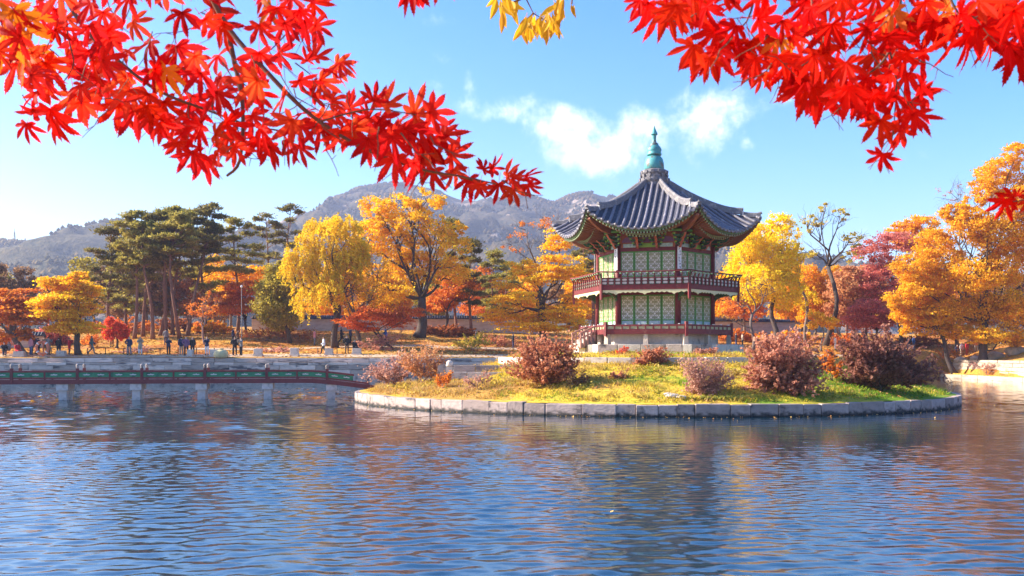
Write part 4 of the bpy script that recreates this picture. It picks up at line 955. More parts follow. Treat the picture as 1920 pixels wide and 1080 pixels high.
    mb.build('trunk' if style != 'shrub' else 'stems', M[bark], root, True)
    pts = np.concatenate(pts)
    hang, el = (.9, 1.7) if style == 'willow' else (.15, 1.)
    quads_obj(crownname, leaf_quads(pts, size, rng, .45 if style != 'layer' else .8, el, hang), LM[leaf], root)
    return root
def pine(label, bx, D, top, y_low, spread, n=1500, tr=.24, group=None, leaf='pine', pads=15, dens=1., seed=None, size=.52):
    global TREES; TREES += 1
    rng = np.random.default_rng(seed or TREES * 31 + 5); x = (bx - 960) / FPX * D; z = tz(x, D)
    root = tag(empty('pine_tree', (x, D, z - .05)), label, 'pine tree', group); O = np.array([x, D, z - .05])
    tp_ = np.array(P(top[0], top[1], D)) - O; tp_[1] = rng.uniform(-.6, .6); pxm = D / FPX
    path = bend((0, 0, 0), tp_, rng, 10, .025); mb = MB()
    mb.tube([tuple(p) for p in path], [tr * (1.25 if i == 0 else 1 - .08 * i) for i in range(11)], 8)
    H = tp_[2]; zl = (np.array(P(0, y_low, D)) - O)[2]; pts = []; nrm = []
    for k in range(pads):
        f = (k + rng.uniform(0, .8)) / pads; zz = zl + (H - zl) * f; t = zz / H; i = min(9, int(t * 10)); pc = path[i] + (path[i + 1] - path[i]) * (t * 10 - i)
        w = spread * pxm * (1.05 - .62 * f ** 1.6) * (.55 + .45 * min(1, f * 4)); a = k * 2.4 + rng.uniform(-.5, .5); d = np.array([math.cos(a), math.sin(a), 0])
        rr_ = w * rng.uniform(.35, .95); c = pc + d * rr_ + np.array([0, 0, rng.uniform(.1, .7)])
        lp = bend(pc - np.array([0, 0, .4]), c, rng, 4, .1); mb.tube([tuple(p) for p in lp], [tr * .32 * (1 - .7 * q / 4) for q in range(5)], 4)
        m_ = int(n * dens / pads * (.6 + .8 * w / (spread * pxm))); pr_ = max(.9, w * rng.uniform(.34, .58))
        K = 7; sub = rng.normal(0, .5, (K, 3)) * (pr_, pr_, .19); idx = rng.integers(0, K, m_)
        pts.append(c + sub[idx] + rng.normal(0, .4, (m_, 3)) * (pr_ * .5, pr_ * .5, .19))
    m_ = int(n * .08); pts.append(tp_ + rng.normal(0, .5, (m_, 3)) * (1.1, 1.1, .35))
    mb.build('trunk', M['bark_pine'], root, True)
    pts = np.concatenate(pts); m_ = len(pts)      # needle tufts: three slim blades each
    V = []
    for _ in range(3):
        d = unit(rng.normal(0, 1, (m_, 3)) * (1, 1, .55) + np.array([0, 0, .55])); s = unit(np.cross(d, rng.normal(0, 1, (m_, 3)))); l = (size * rng.uniform(.6, 1.2, m_))[:, None]; w = l * .14
        V.append(np.stack([pts - s * w * .5, pts + d * l * .55 - s * w, pts + d * l, pts + d * l * .55 + s * w], 1).reshape(-1, 3))
    quads_obj('crown', np.concatenate(V), LM[leaf], root); return root
# --- left group
tree('maple_tree', 'orange red maple with a leaning grey trunk at the far left edge', 44, 102, (22, 612), [(8, 590, 42, 26), (45, 560, 36, 22), (62, 598, 30, 18), (12, 632, 30, 14), (0, 555, 30, 20), (55, 628, 22, 10)], 'orange', 4600, .32, .26, 'layer', 'bark_grey')
tree('maple_tree', 'bright yellow layered maple standing alone by the bank path on the left', 147, 101, (148, 600), [(125, 532, 40, 14), (160, 546, 28, 16), (98, 566, 34, 12), (160, 578, 28, 14), (120, 588, 42, 14), (150, 612, 38, 12), (110, 614, 28, 11), (90, 530, 22, 9), (148, 520, 22, 9), (135, 560, 36, 14)], 'yellow', 7200, .30, .25, 'layer', 'bark')
tree('maple_tree', 'small scarlet maple in the meadow right of the yellow maple', 219, 108, (219, 632), [(215, 612, 18, 16), (228, 622, 16, 14), (206, 626, 14, 12)], 'scarlet', 1500, .13, .2, 'broad', 'bark')
tree('maple_tree', 'low pinkish red maple behind the yellow maple trunk', 105, 112, (103, 640), [(98, 630, 24, 16), (118, 640, 18, 12)], 'crimson', 1300, .13, .22, 'broad', 'bark')
PG = 'red pines in the grove on the left'
for i, a in enumerate(((205, 121, (206, 432), 575, 44, 'red pine at the left edge of the grove with low sparse boughs'), (236, 125, (226, 462), 590, 40, 'shorter red pine behind the left edge of the grove'),
                       (252, 119, (247, 405), 520, 46, 'tall red pine with a broad flat top left in the grove'), (268, 122, (288, 408), 540, 44, 'red pine leaning right behind the tall flat topped one'),
                       (286, 118, (268, 424), 500, 40, 'red pine with a pale straight trunk left of the grove centre'), (300, 123, (318, 396), 510, 42, 'red pine rising to the highest crown left of the grove top'),
                       (312, 120, (330, 428), 500, 46, 'red pine leaning right in the middle of the grove'), (324, 124, (345, 402), 520, 42, 'red pine in the second row under the high crowns'),
                       (337, 118, (339, 408), 490, 44, 'red pine with the thickest bare trunk right of the grove centre'), (352, 122, (386, 391), 480, 40, 'red pine with an open flat top at the right end of the grove'),
                       (372, 126, (398, 428), 560, 36, 'red pine half hidden behind the right end of the grove'))):
    pine(a[5], a[0], a[1], a[2], a[3], a[4], n=2300, tr=.26, group=PG, pads=17, leaf='pine' if i % 3 else 'darkpine')
pine('single red pine with whorled boughs standing right of the grove', 446, 128, (437, 414), 520, 48, 1900, .24, pads=15)
pine('distant open topped pine left of the willow', 505, 142, (500, 406), 520, 34, 1100, .22, leaf='darkpine', pads=10)
pine('distant layered pine just left of the yellow willow', 530, 144, (547, 390), 540, 44, 1600, .24, leaf='darkpine', pads=13)
tree('maple_tree', 'orange and yellow tree behind the red maple beside the single pine', 430, 134, (440, 560), [(425, 520, 40, 16), (470, 512, 40, 16), (415, 548, 26, 16), (450, 536, 40, 14)], 'gold', 2600, .2, .3, 'broad', 'bark_grey')
tree('maple_tree', 'vivid red orange maple in front of the grey palace wall', 462, 123, (458, 590), [(428, 560, 30, 20), (462, 548, 32, 22), (445, 580, 42, 10), (470, 572, 22, 14), (412, 575, 18, 10)], 'redorange', 3600, .16, .24, 'layer', 'bark')
tree('maple_tree', 'sparse orange tree with thin stems between the grove and the red maple', 384, 112, (380, 612), [(372, 572, 30, 24), (402, 560, 22, 22), (356, 598, 22, 18), (398, 592, 22, 16)], 'orange', 1000, .12, .2, 'broad', 'twig', bare=.4, twigs=6)
tree('juniper_tree', 'dense olive green conical evergreen left of the willow', 543, 114, (528, 560), [(520, 512, 22, 22), (512, 545, 28, 26), (530, 540, 28, 26), (512, 580, 30, 26), (540, 585, 28, 24), (525, 606, 30, 14)], 'olive', 7500, .22, .24, 'broad', 'bark', cat='evergreen tree', clump=.34, twigs=1)
tree('willow_tree', 'big drooping yellow willow left of centre on the far bank', 628, 108, (630, 545), [(600, 432, 48, 30), (645, 428, 42, 28), (565, 480, 32, 40), (608, 485, 40, 42), (572, 555, 26, 40), (650, 490, 38, 40), (548, 500, 22, 34), (620, 540, 34, 34), (672, 470, 24, 34)], 'willow', 10500, .34, .26, 'willow', 'bark', cat='willow tree')
tree('maple_tree', 'half bare brown leaved tree between the willow and the great golden tree', 672, 109, (668, 600), [(655, 540, 42, 34), (692, 505, 40, 40), (640, 572, 26, 18), (700, 550, 34, 26), (668, 480, 34, 28)], 'gold', 2300, .27, .2, 'broad', 'bark_grey', bare=.28, twigs=12)
tree('zelkova_tree', 'great golden tree with dark spreading limbs in the middle of the far bank', 786, 121, (791, 558), [(708, 395, 34, 32), (755, 392, 36, 32), (800, 376, 34, 26), (695, 448, 44, 32), (742, 462, 46, 36), (815, 432, 38, 32), (775, 500, 50, 36), (850, 470, 32, 34), (690, 515, 38, 26), (842, 510, 42, 26), (728, 548, 44, 20), (770, 425, 36, 30), (855, 430, 24, 24), (720, 420, 30, 26)], 'yellow', 9500, .62, .27, 'broad', 'bark', bare=.15, twigs=4, clump=.24)
tree('maple_tree', 'dark orange Japanese maple leaning over the bank below the great golden tree', 738, 107, (700, 620), [(660, 605, 30, 12), (698, 590, 36, 15), (738, 598, 34, 15), (766, 585, 28, 12), (690, 612, 26, 8)], 'redorange', 3200, .13, .2, 'layer', 'bark', lean=.1)
tree('maple_tree', 'deep orange tree behind the right limbs of the great golden tree', 838, 128, (838, 585), [(830, 560, 36, 22), (858, 540, 34, 22), (815, 575, 26, 12), (848, 515, 30, 20)], 'orange', 3000, .2, .28, 'broad', 'bark')
pine('dark pine right of the great golden tree', 884, 128, (886, 458), 585, 34, 2200, .22, leaf='darkpine', pads=15)
pine('dark pine with its top behind the golden limbs', 858, 131, (848, 418), 560, 34, 1500, .22, leaf='darkpine', pads=12)
pine('small olive pine in the gap right of the dark pine', 922, 136, (928, 476), 590, 34, 1500, .2, pads=12)
pine('pale olive pine half hidden by the golden tree beside the pavilion', 948, 140, (950, 500), 600, 34, 1200, .2, pads=10)
tree('zelkova_tree', 'golden tree with bare upper branches left of the pavilion', 1018, 120, (1012, 545), [(965, 562, 42, 18), (935, 592, 38, 14), (998, 592, 46, 16), (1052, 585, 44, 18), (1082, 560, 28, 20), (1012, 520, 42, 18), (980, 500, 26, 20), (1050, 500, 40, 26), (1048, 452, 30, 24), (1000, 612, 62, 10), (1085, 520, 26, 24), (1075, 610, 34, 12), (960, 530, 28, 12)], 'yellow', 9500, .40, .26, 'layer', 'bark', bare=.2)
tree('bare_tree', 'bare branched tree rising behind the golden tree left of the pavilion', 1022, 124, (1015, 520), [(985, 430, 30, 26), (1020, 425, 26, 26), (1045, 430, 30, 30), (960, 460, 22, 20), (1070, 445, 22, 20)], 'orange', 900, .24, .2, 'broad', 'bark_grey', bare=.5, twigs=7)
pine('curved red pine just behind the left eaves of the pavilion', 1110, 134, (1092, 440), 520, 30, 1200, .3, leaf='darkpine', pads=10)
# --- right group
tree('ginkgo_tree', 'tall clear yellow ginkgo immediately right of the pavilion', 1457, 132, (1450, 560), [(1395, 500, 32, 34), (1428, 440, 30, 30), (1455, 478, 38, 44), (1418, 535, 46, 36), (1470, 545, 32, 36), (1385, 540, 24, 26), (1462, 425, 26, 24), (1400, 460, 32, 28), (1485, 500, 22, 34)], 'ginkgo', 11000, .34, .27, 'broad', 'bark')
tree('bare_tree', 'small bare tree with forked grey branches right of the pavilion steps', 1412, 124, (1410, 590), [(1385, 560, 22, 20), (1435, 545, 20, 26), (1400, 530, 20, 20), (1372, 600, 24, 12)], 'dun', 260, .2, .18, 'broad', 'bark_grey', bare=.5, twigs=6)
tree('bare_tree', 'twisted half bare tree with dark crooked limbs right of the ginkgo', 1548, 136, (1552, 500), [(1515, 418, 26, 20), (1575, 405, 24, 14), (1592, 450, 30, 16), (1520, 470, 22, 16), (1545, 395, 18, 12), (1600, 480, 22, 10)], 'lemon', 1900, .34, .22, 'broad', 'bark', bare=.45, twigs=8, lean=.07)
tree('bare_tree', 'pale double stemmed tree left of the twisted tree', 1512, 134, (1502, 540), [(1498, 500, 14, 40), (1515, 560, 20, 30), (1490, 450, 14, 24)], 'ginkgo', 1300, .2, .22, 'broad', 'bark_grey', bare=.3, twigs=5)
for px, lab in ((1510, 'amber tree behind the pale double stemmed tree'), (1560, 'amber orange tree below the twisted tree'), (1600, 'rusty orange tree left of the crimson maple')):
    tree('autumn_tree', lab, px, 144, (px, 580), [(px - 14, 545, 30, 30), (px + 14, 565, 32, 32), (px, 520, 28, 24), (px + 8, 600, 30, 14)], 'gold' if px < 1550 else ('amber' if px < 1590 else 'peach'), 3200, .2, .3, 'broad', 'bark_grey')
tree('maple_tree', 'low yellow tree with pale trunks behind the pink bush', 1540, 128, (1542, 612), [(1528, 596, 18, 12), (1552, 605, 20, 11), (1520, 612, 10, 8)], 'yellow', 1100, .11, .25, 'broad', 'bark_grey')
tree('maple_tree', 'tall crimson maple in the middle of the right bank', 1690, 140, (1680, 540), [(1640, 472, 38, 22), (1690, 452, 44, 20), (1724, 474, 32, 22), (1668, 512, 50, 24), (1704, 530, 40, 20), (1622, 535, 30, 22), (1650, 548, 34, 18)], 'crimson', 6000, .24, .26, 'broad', 'bark', bare=.25, twigs=6)
tree('maple_tree', 'lower coral red maple behind the maroon bush', 1650, 132, (1645, 610), [(1625, 582, 36, 22), (1668, 592, 34, 18), (1600, 600, 26, 18), (1640, 604, 40, 16), (1690, 575, 26, 20)], 'crimson', 4200, .16, .25, 'layer', 'bark')
tree('autumn_tree', 'pale yellow tree top behind the crimson maple', 1722, 152, (1722, 500), [(1700, 428, 28, 16), (1735, 420, 30, 18), (1755, 444, 26, 16), (1715, 455, 34, 16)], 'gold', 2600, .24, .32, 'broad', 'bark_grey', bare=.2)
tree('bare_tree', 'fine grey leafless branches left of the golden oak crown', 1795, 140, (1798, 460), [(1780, 360, 24, 26), (1800, 385, 24, 22), (1768, 400, 24, 18), (1790, 420, 20, 20)], 'twiggy', 500, .2, .16, 'broad', 'bark_grey', bare=.5, twigs=10)
tree('oak_tree', 'huge golden oak with dark limbs filling the right edge', 1843, 121, (1848, 600), [(1885, 318, 40, 26), (1852, 350, 32, 24), (1910, 385, 46, 36), (1815, 425, 42, 28), (1775, 490, 44, 30), (1725, 535, 40, 24), (1860, 440, 50, 36), (1815, 520, 50, 32), (1880, 500, 50, 40), (1765, 580, 50, 26), (1840, 580, 54, 32), (1895, 580, 46, 34), (1840, 630, 44, 16), (1900, 632, 36, 18), (1940, 450, 50, 50), (1960, 350, 50, 40), (1900, 290, 30, 18), (1800, 620, 30, 14), (1830, 380, 24, 18), (1757, 455, 38, 28), (1705, 502, 34, 26), (1792, 400, 32, 24), (1748, 530, 46, 32), (1690, 560, 30, 22)], 'amber', 36000, .46, .25, 'broad', 'bark', clump=.26, twigs=3)
tree('oak_tree', 'smaller golden tree leaning left on twin trunks beside the huge oak', 1790, 123, (1762, 620), [(1690, 568, 28, 18), (1720, 596, 40, 18), (1690, 590, 24, 14), (1755, 612, 40, 18), (1735, 560, 34, 22), (1785, 625, 26, 12), (1700, 618, 18, 10)], 'gold', 5200, .30, .24, 'broad', 'bark', lean=.05)
mbx = MB()
for px, D_, lf, lab in ((1590, 140, 'peach', 'orange tree filling the space right of the amber trees'), (1625, 146, 'peach', 'peach brown tree behind the coral maple'), (1735, 148, 'orange', 'orange tree behind the right side of the crimson maple'), (1500, 150, 'gold', 'golden tree behind the pale double stemmed tree'), (1395, 150, 'orange', 'orange tree seen between the pavilion and the ginkgo'), (905, 150, 'orange', 'orange tree in the gap right of the dark pine'), (620, 140, 'gold', 'golden tree behind the willow strands'), (735, 138, 'gold', 'golden tree behind the lower limbs of the great golden tree')):
    tree('autumn_tree', lab, px, D_, (px, 585), [(px - 16, 545, 30, 28), (px + 18, 552, 30, 28), (px, 518, 26, 20), (px + 4, 585, 36, 16), (px - 24, 580, 24, 14)], lf, 3600, .2, .3, 'broad', 'bark_grey', twigs=4)
# background woods seen between the front trees: individual trees from four prototypes
protos = []
for nm, lf, sz in (('dun', 'dun', .34), ('orange', 'rust', .34), ('gold', 'gold', .34), ('olive', 'olive', .34)):
    D_ = 160.; cx = 960; t_ = tree('woodland_tree', 'x', cx, D_, (cx, 585), [(cx - 16, 560, 26, 24), (cx + 16, 555, 26, 26), (cx, 530, 26, 22), (cx + 4, 585, 34, 16)], lf, 2600, .2, sz, 'broad', 'bark_grey', twigs=3, base=tz(0, 160))
    protos.append(t_)
def copy_tree(o, loc, rz, sc, label, group, cat=None):
    c = o.copy(); COL.objects.link(c); c.location = loc; c.rotation_euler = (0, 0, rz); c.scale = (sc, sc, sc); tag(c, label, cat, group)
    for ch in o.children:
        q = ch.copy(); COL.objects.link(q); q.parent = c
    return c
WOOD = {0: 'dun brown woodland tree in the dim row behind the bank trees', 1: 'rusty woodland tree in the dim row behind the bank trees', 2: 'golden woodland tree in the dim row behind the bank trees', 3: 'olive green woodland tree in the dim row behind the bank trees'}
rngb = np.random.default_rng(77); first = [True] * 4
spots = [(-20, 150, 0, 'at the left edge'), (20, 162, 3, 'behind the leaning maple'), (55, 152, 0, 'between the two left maples'), (90, 160, 0, 'behind the yellow maple'), (175, 155, 3, 'right of the yellow maple'), (200, 142, 0, 'behind the left edge of the pine grove'), (235, 146, 3, 'low behind the left pines'), (275, 142, 0, 'low behind the grove centre'), (310, 148, 3, 'seen through the grove centre'), (350, 143, 1, 'low behind the right pines'), (385, 150, 3, 'at the right end of the grove'), (420, 170, 0, 'behind the sparse orange tree'), (395, 150, 2, 'right of the grove'), (585, 165, 0, 'behind the willow'), (640, 160, 2, 'behind the right strands of the willow'), (700, 158, 1, 'left of the great golden trunk'), (740, 165, 2, 'behind the great golden tree'), (800, 158, 3, 'right of the great golden trunk'), (900, 160, 1, 'behind the dark pine'), (960, 170, 3, 'left of the layered golden tree'), (985, 158, 2, 'behind the layered golden tree'), (1065, 162, 0, 'behind the bare branched tree'), (1090, 155, 2, 'left of the pavilion'), (1125, 165, 1, 'just behind the pavilion steps'), (1350, 170, 0, 'touching the right side of the pavilion'), (1375, 162, 2, 'left of the ginkgo'), (1480, 178, 2, 'right of the ginkgo trunk'), (1530, 180, 0, 'below the twisted tree'), (1575, 176, 1, 'right of the twisted tree'), (1620, 172, 2, 'left of the crimson maple'), (1660, 182, 1, 'behind the crimson maple'), (1745, 172, 0, 'behind the leaning golden tree'), (1780, 165, 2, 'behind the twin trunks'), (1840, 168, 1, 'behind the huge oak trunk'), (1900, 160, 0, 'at the right edge'), (1955, 160, 1, 'outermost on the right'), (-70, 150, 1, 'outermost on the left')]
for px, D_, k, where in spots:
    x = (px - 960) / FPX * D_; loc = (x, D_, tz(x, D_) - .05); rz = rngb.uniform(0, 6.28); sc = rngb.uniform(.85, 1.2)
    lab = ['dun brown', 'rust red', 'golden', 'olive green'][k] + ' woodland tree ' + where; grp = 'woodland trees behind the bank'
    if first[k]:
        o = protos[k]; o.location = loc; o.rotation_euler = (0, 0, rz); o.scale = (sc,) * 3; o['label'] = lab; o['group'] = grp; first[k] = False
    else: copy_tree(protos[k], loc, rz, sc, lab, grp)
# --- shrubs on the far bank
def bush(label, px, D, lobes, leaf, n, size=.16, tr=.05, cat='bush', base=None, bare=.1, twigs=4, st='twig', seed=None, group=None):
    y0 = max(l[1] for l in lobes); return tree('bush', label, px, D, (px, y0 - 2), lobes, leaf, n, tr, size, 'shrub', st, bare, group, cat, base, .3, .04, True, 'leaves', twigs, seed)
bush('long low pink orange bush along the bank left of the willow trunk', 515, 104, [(490, 662, 26, 9), (525, 660, 28, 10), (545, 664, 18, 8)], 'pink', 1500)
bush('reddish brown thicket in front of the palace wall', 500, 116, [(470, 625, 30, 10), (510, 624, 34, 12), (560, 626, 34, 10), (590, 630, 20, 8)], 'rust', 2200)
bush('orange red bush right of the yellow maple trunk', 168, 109, [(160, 640, 18, 10), (178, 636, 16, 12)], 'orange', 1100)
bush('straw coloured bush by the meadow path left of the grove people', 250, 104, [(242, 660, 20, 8), (270, 658, 18, 10)], 'twiggy', 900)
bush('pink bush behind the leaning maple stem', 712, 106, [(690, 645, 30, 14), (730, 640, 28, 16), (712, 655, 30, 8)], 'pink', 1500)
bush('yellow green bush behind the stone stele', 885, 110, [(880, 642, 28, 16), (905, 640, 20, 18), (860, 650, 20, 10)], 'lemon', 1500)
bush('dull orange bush at the foot of the wall left of the pavilion', 935, 116, [(925, 640, 30, 14), (960, 645, 26, 12)], 'russet', 1400)
bush('grey twiggy bush against the sunlit right wall', 1850, 116, [(1840, 686, 24, 7), (1865, 684, 22, 8)], 'twiggy', 500, .12, base=.6, twigs=10)
for px_, D_, w_, lf_, lab_ in ((30, 118, 60, 'rust', 'rusty undergrowth below the leaning maple'), (230, 128, 70, 'orange', 'orange undergrowth in the left of the grove'), (330, 132, 60, 'rust', 'rusty undergrowth behind the grove trunks'), (400, 126, 40, 'gold', 'golden undergrowth right of the grove'),
                              (840, 126, 60, 'rust', 'rusty undergrowth right of the great golden trunk'), (1380, 138, 50, 'orange', 'orange undergrowth beside the right end of the deck'), (1480, 140, 50, 'gold', 'golden undergrowth under the ginkgo'), (1590, 138, 50, 'orange', 'orange undergrowth under the amber trees'), (1720, 142, 50, 'rust', 'rusty undergrowth behind the leaning golden tree'), (1860, 140, 60, 'crimson', 'crimson undergrowth behind the huge oak trunk')):
    yb_ = HOR - (tz((px_ - 960) / FPX * D_, D_) - CAMZ) * FPX / D_
    bush(lab_, px_, D_, [(px_ - w_ * .6, yb_ - 9, w_ * .4, 9), (px_, yb_ - 12, w_ * .45, 12), (px_ + w_ * .6, yb_ - 8, w_ * .4, 9)], lf_, 2400, .26)
bush('dry orange bush on the slope above the right wall', 1780, 128, [(1770, 660, 24, 8), (1800, 658, 20, 8)], 'orange', 800)
# --- bushes on the island
def ibush(label, px, D, lobes, leaf, n, size=.12, tr=.045, bare=.12, twigs=5, st='twig'):
    x = (px - 960) / FPX * D; return bush(label, px, D, lobes, leaf, n, size, tr, 'bush', isz(x, D), bare, twigs, st)
ibush('big rounded pink red bush on the island right of the pavilion', 1462, 49.2, [(1450, 726, 60, 20), (1500, 724, 40, 20), (1440, 660, 40, 24), (1485, 652, 44, 24), (1425, 690, 38, 26), (1470, 695, 48, 28), (1515, 690, 34, 30), (1460, 640, 36, 18), (1480, 722, 48, 20), (1440, 712, 36, 20)], 'rosebush', 11000, .15)
ibush('broad dark maroon bush at the right end of the island', 1650, 52.3, [(1640, 710, 70, 20), (1715, 704, 40, 20), (1625, 632, 40, 18), (1600, 660, 44, 22), (1650, 655, 44, 26), (1695, 665, 40, 24), (1660, 690, 52, 24), (1610, 690, 40, 20), (1725, 690, 36, 24), (1700, 705, 42, 16)], 'maroon', 11000, .15, st='bark')
ibush('sparse russet bush with open branches left of the pavilion', 1022, 51.5, [(1020, 704, 52, 18), (972, 690, 26, 18), (1072, 690, 26, 18), (1005, 645, 32, 20), (1045, 655, 34, 22), (985, 668, 30, 18), (1025, 680, 42, 20), (1062, 668, 24, 18), (1040, 702, 34, 14), (1000, 700, 26, 12)], 'russet', 6500, .13, twigs=9)
ibush('pale pink twiggy bush in front of the big pink red bush', 1326, 48.2, [(1328, 736, 40, 16), (1300, 700, 28, 22), (1335, 692, 32, 24), (1355, 715, 28, 20), (1315, 725, 34, 18), (1290, 685, 18, 12)], 'twiggy', 5200, .09, twigs=14)
ibush('pink bush at the left tip of the island by the bridge end', 738, 63, [(720, 690, 30, 16), (755, 680, 26, 22), (735, 705, 36, 13), (700, 702, 18, 10)], 'twiggy', 2300, .11, twigs=12)
ibush('rosy brown bush beside the stone stele on the island', 790, 62, [(770, 672, 26, 22), (812, 662, 24, 24), (795, 690, 36, 17), (832, 688, 16, 18)], 'peach', 2600, .11, twigs=12)
ibush('orange pink bush below the terrace edging in front of the pavilion', 1222, 54.5, [(1208, 672, 22, 14), (1236, 668, 22, 16), (1222, 686, 24, 10)], 'russet', 2400, .12, twigs=7)
ibush('small bare twig bush low on the left slope', 896, 53, [(882, 716, 14, 14), (908, 712, 14, 16)], 'twiggy', 350, .09, .03, .3, 10)
ibush('small orange twig bush on the left slope nearest the bridge', 832, 55, [(824, 712, 14, 10), (842, 708, 12, 12)], 'orange', 700, .09, .03, .2, 8)
ibush('small brown twig bush below the russet bush', 1082, 50.5, [(1072, 714, 14, 14), (1094, 710, 12, 16)], 'dun', 420, .09, .03, .3, 10)
ibush('low red twigs on the slope between the small twig bush and the pink bushes', 1160, 52, [(1150, 706, 12, 10), (1172, 700, 12, 12)], 'russet', 350, .09, .03, .3, 8)
ibush('thin dry orange bush at the right flank of the big pink red bush', 1560, 53, [(1552, 676, 16, 18), (1566, 690, 14, 14)], 'orange', 1100, .11, .03, .2, 8)
ibush('low red shrub growing against the plinth in the middle', 1168, 58.5, [(1160, 662, 10, 8), (1174, 658, 9, 9)], 'scarlet', 240, .1, .02, .2, 6)
ibush('low red shrub growing against the right half of the plinth', 1322, 58, [(1310, 660, 14, 7), (1335, 658, 12, 7)], 'pink', 500, .1, .02, .2, 6)
# leafy ground plants under the bushes
rng = np.random.default_rng(21); pp = []
for px, py, w_ in ((1010, 722, 60), (1090, 745, 50), (1160, 715, 40), (1040, 745, 30), (1330, 745, 60), (1230, 730, 40), (1560, 735, 60), (1500, 748, 60), (840, 722, 40), (950, 735, 40)):
    for _ in range(60):
        D_ = 3 + 0; x = None
        qx = px + rng.normal(0, w_ * .5); Dq = 1800 * 2.0 / max(60, (py + rng.normal(0, 5) - 665)) ; Dq = np.clip(Dq + 0, 47.2, 60)
        pp.append(((qx - 960) / FPX * Dq, Dq))
pp = np.array([(x, y, isz(x, y) + .04) for x, y in pp if math.hypot(x - IX, y - IY) < 18.6])
pq = np.repeat(pp, 9, 0) + rng.normal(0, .12, (len(pp) * 9, 3)) * (1, 1, .5)
LM['herb'] = leafmat('leaf_herb', [(.12, .17, .02), (.30, .30, .035), (.52, .42, .07)])
tag(quads_obj('ground_plants', leaf_quads(pq, .13, rng, 1.), LM['herb'], None), kind='stuff')
rng = np.random.default_rng(33); pp = []
for _ in range(560):
    a_ = rng.uniform(np.pi * 1.0, np.pi * 1.62); r_w = math.sqrt(rng.uniform(9.5 ** 2, 18.6 ** 2)); x, y = IX + r_w * math.cos(a_), IY + r_w * math.sin(a_)
    if vnoise(x, y, .7, 12) > .05: pp.append((x, y, isz(x, y) + .08))
pp = np.array(pp); pq = np.repeat(pp, 16, 0) + rng.normal(0, .14, (len(pp) * 16, 3)) * (1, 1, .6)
tag(quads_obj('weeds', leaf_quads(pq, .13, rng, .6), LM['weed'], None), kind='stuff')
# ------------------------------------------------------------------ small built things on the far bank
M['dark_tile'] = pmat('dark_wall_tile', (.05, .055, .075), .6, .3, 4., .3)
M['palace_wall'] = pmat('palace_wall_stone', (.56, .48, .42), .9, .15, 1.5, .2, alt=(.44, .36, .31), altscale=.8)
M['orange_ring'] = pmat('faded_orange_plastic', (.75, .20, .10), .5, .12, 4.)
M['sack'] = pmat('cream_sack', (.62, .50, .26), .9, .15, 5., .3)
def long_wall(label, pts, h, th=.5, blocks=True, seed=1):
    (x0, y0), (x1, y1) = pts[0], pts[-1]; cx, cy = (x0 + x1) / 2, (y0 + y1) / 2; z0 = min(tz(*p) for p in pts) - .2
    root = tag(empty('palace_wall', (cx, cy, z0)), label, 'palace wall'); d = Vector((x1 - x0, y1 - y0, 0)); L_ = d.length; rz = math.atan2(d.y, d.x); root.rotation_euler = (0, 0, rz)
    b = MB(); b.box(-L_ / 2, L_ / 2, -th / 2 + .04, th / 2, 0, h); b.build('wall', M['palace_wall'], root)
    r = random.Random(seed); nc = 4
    for c in range(nc):
        s = -L_ / 2
        while s < L_ / 2 - .2:
            l = min(r.uniform(1.6, 2.6), L_ / 2 - s)
            if l > .3: stone(root, M['palace_wall'], (s + l / 2, -th / 2 + .05, (c + .5) * h / nc), (l - .03, .16, h / nc - .03), 0, 'stone', r)
            s += l
    b = MB(); b.prism([(-th, h), (th, h), (th * .9, h + .1), (.12, h + .5), (-.12, h + .5), (-th * .9, h + .1)], -L_ / 2, L_ / 2, lambda a, c, d_: (d_, a, c)); cap = b.build('tile_cap', M['dark_tile'], root)
    b = MB(); s = -L_ / 2 + .15
    while s < L_ / 2:
        b.tube([(s, -th * 1.02, h + .1), (s, -.1, h + .52)], .07, 5); s += .34
    tag(b.build('tile_rows', M['dark_tile'], cap), kind='stuff'); return root
long_wall('long grey stone palace wall with a dark tile cap behind the willow and golden tree', [(-36, 133), (4, 134)], 2.3, seed=2)
long_wall('farther stretch of palace wall seen right of the pavilion', [(27, 158), (52, 166)], 2.4, seed=4)
g = long_wall('low pale wall with a dark tiled top at the far left behind the sitting visitors', [(-62, 109), (-53.2, 109.2)], 1.5, seed=9)
# granite blocks beside the path
for px, D, w_, h_, lab in ((115, 100, .85, .62, 'low square granite block near the foot of the yellow maple'), (37, 99.6, 1.1, .6, 'granite block the red jacketed visitor sits on'), (402, 100, .8, .75, 'granite block left of the cream sack'),
                        (484, 100.2, .8, .8, 'granite block on the bank right of the two standing friends'), (552, 100.4, .8, .85, 'granite block midway between the friends and the willow'), (617, 101, .8, .75, 'granite block at the foot of the willow'),
                        (669, 101.5, .9, .7, 'granite block at the foot of the half bare tree'), (357, 99.8, .5, .75, 'narrow granite block beside the visitor in white hair')):
    x = (px - 960) / FPX * D; z = tz(x, D); r_t = tag(empty('granite_block', (x, D, z)), lab, 'stone block', 'granite blocks along the bank')
    b = MB(); b.box(-w_ / 2 - .06, w_ / 2 + .06, -.36, .36, -.1, h_ * .28); b.build('base', M['granite_pale'], r_t)
    o = stone(r_t, M['granite_pale'], (0, 0, h_ * .62), (w_, .62, h_ * .7), 0, 'block')
x = (415 - 960) / FPX * 98.6; o = MB(); b = o
b.lathe([(.55, 0), (.72, .12), (.74, .4), (.66, .62), (.5, .78), (.3, .8), (.22, .86), (.3, .95)], 14); sk = b.build('sack', M['sack'], None, True); sk.location = (x, 98.5, tz(x, 98.6) + .02); sk.rotation_euler = (0, 0, .4); tag(sk, 'plump cream sack standing on the edge of the bank wall', 'sack')
